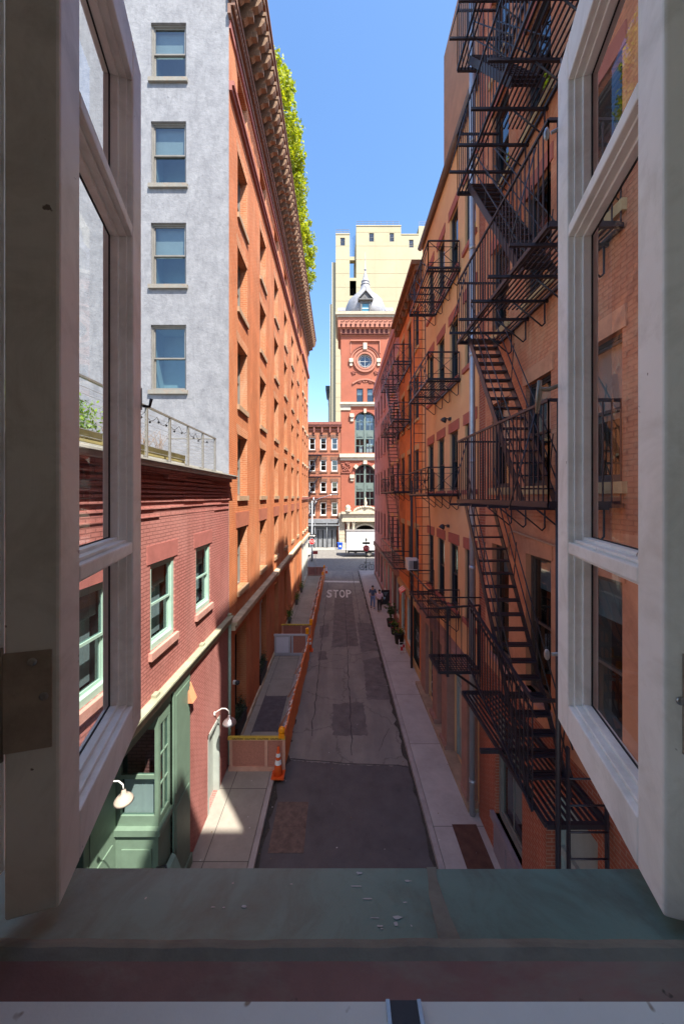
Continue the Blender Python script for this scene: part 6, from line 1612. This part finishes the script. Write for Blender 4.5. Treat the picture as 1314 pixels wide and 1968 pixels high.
for x, y, rx, ry in ((690, 1679, 7, 5), (764, 1764, 10, 8), (760, 1776, 4, 8), (729, 1781, 7, 4), (733, 1786, 3, 3), (790, 1780, 2, 4), (705, 1728, 11, 3), (783, 1694, 8, 3), (682, 1704, 13, 2), (470, 1743, 7, 4), (430, 1745, 3, 3), (778, 1735, 5, 2), (720, 1765, 10, 2), (281, 1727, 2, 5), (410, 1744, 6, 2), (560, 1700, 3, 1.5)):
    cx_, cy_ = px_sill(x, y); q = []
    for k in range(9):
        a = 2 * PI * k / 9; f = rnd.uniform(.55, 1.2); yy = cy_ - ry / 680 * cy_ ** 2 / .62 * f * math.sin(a); q.append((cx_ + rx / 680 * cy_ * f * math.cos(a), yy, sill_z(yy)))
    m.poly(q)
obj('paint_flakes', m, paint('bare white paint flake', (.42, .43, .43), .7, .15, 30), WS)

# footbridge room that holds the window and the camera
ROOM = paint('room plaster', (.55, .56, .46), .85, .06, 2, .1, 20)
BR = thing('footbridge', 'enclosed brick footbridge across the alley holding the open window', 'bridge', (0, -1, 7))
m = MB(); fi = Fr((0, .36, 0), (1, 0, 0), (0, 1, 0))
m.wall(fi, -3.5, 3.75, 6.7, 11.6, [(-.475, .505, 8.1, 9.96, .16)], .16, 0, 1)
m.wall(Fr((0, .2, 0), (1, 0, 0), (0, -1, 0)), -3.5, 3.75, 6.7, 11.6, [(-.475, .505, 8.1, 9.96, 0)], .0, 1, 1)
obj('window_wall', m, [BAREBRICK, ROOM], BR)
m = MB()
for x0, x1 in ((-.56, -.478), (.508, .59)): m.box(x0, x1, .3, .45, 8.1, 10.05)
m.box(-.56, .59, .3, .45, 9.965, 10.05); m.box(-.52, -.4468, .45, .474, 8.3, 9.96); obj('window_frame', m, SASHW, BR)
m = MB(); fo = Fr((0, -2.6, 0), (1, 0, 0), (0, -1, 0)); m.wall(fo, -3.5, 3.75, 6.7, 11.6, [], .15, 0, 1); obj('rear_wall', m, [ROOM, ROOM], BR)
m = MB(); m.box(-3.5, 3.75, -2.6, .2, 6.6, 7.2); obj('floor', m, paint('floor boards', (.25, .16, .1), .6, .2, 4), BR)
m = MB(); m.box(-3.5, 3.75, -2.6, .2, 10.4, 10.5); m.poly([(-3.5, -2.6, 11.6), (3.75, -2.6, 11.6), (3.75, .36, 11.6), (-3.5, .36, 11.6)]); obj('ceiling', m, ROOM, BR)

# ------------------------------------------------------------------ sky, sun, camera
SUN = Vector((1, -1.33, 2.6)).normalized()
world = bpy.data.worlds.new('World'); scene.world = world; world.use_nodes = True
nt = world.node_tree; bg = nt.nodes['Background']
sky = nt.nodes.new('ShaderNodeTexSky'); sky.sky_type = 'NISHITA'; sky.sun_disc = False
sky.sun_elevation = math.asin(SUN.z); sky.sun_rotation = math.atan2(SUN.x, SUN.y)
sky.air_density = 1.0; sky.dust_density = 1.0; sky.ozone_density = 1.6
hs = nt.nodes.new('ShaderNodeHueSaturation'); hs.inputs['Saturation'].default_value = 1.17
nt.links.new(sky.outputs[0], hs.inputs['Color']); nt.links.new(hs.outputs[0], bg.inputs['Color']); bg.inputs['Strength'].default_value = .094
sl = bpy.data.lights.new('sun', 'SUN'); sl.energy = 3.1; sl.angle = R(.53); sl.color = (1, .94, .84)
so = bpy.data.objects.new('sun', sl); COL.objects.link(so); so.rotation_euler = SUN.to_track_quat('Z', 'Y').to_euler()
cam = bpy.data.cameras.new('camera'); co = bpy.data.objects.new('camera', cam); COL.objects.link(co)
co.location = (0, 0, H); co.rotation_euler = (R(90), 0, 0)
cam.sensor_fit = 'VERTICAL'; cam.sensor_height = 36; cam.sensor_width = 24; cam.lens = 680 / 1968 * 36
cam.shift_x = 6 / 1968; cam.shift_y = -30 / 1968; cam.clip_start = .01; cam.clip_end = 2000
scene.camera = co
scene.view_settings.view_transform = 'Standard'; scene.view_settings.look = 'None'; scene.view_settings.gamma = 1
scene.view_settings.exposure = 2.05
scene.cycles.max_bounces = 10; scene.cycles.diffuse_bounces = 6; scene.cycles.transparent_max_bounces = 16
scene.cycles.use_denoising = True
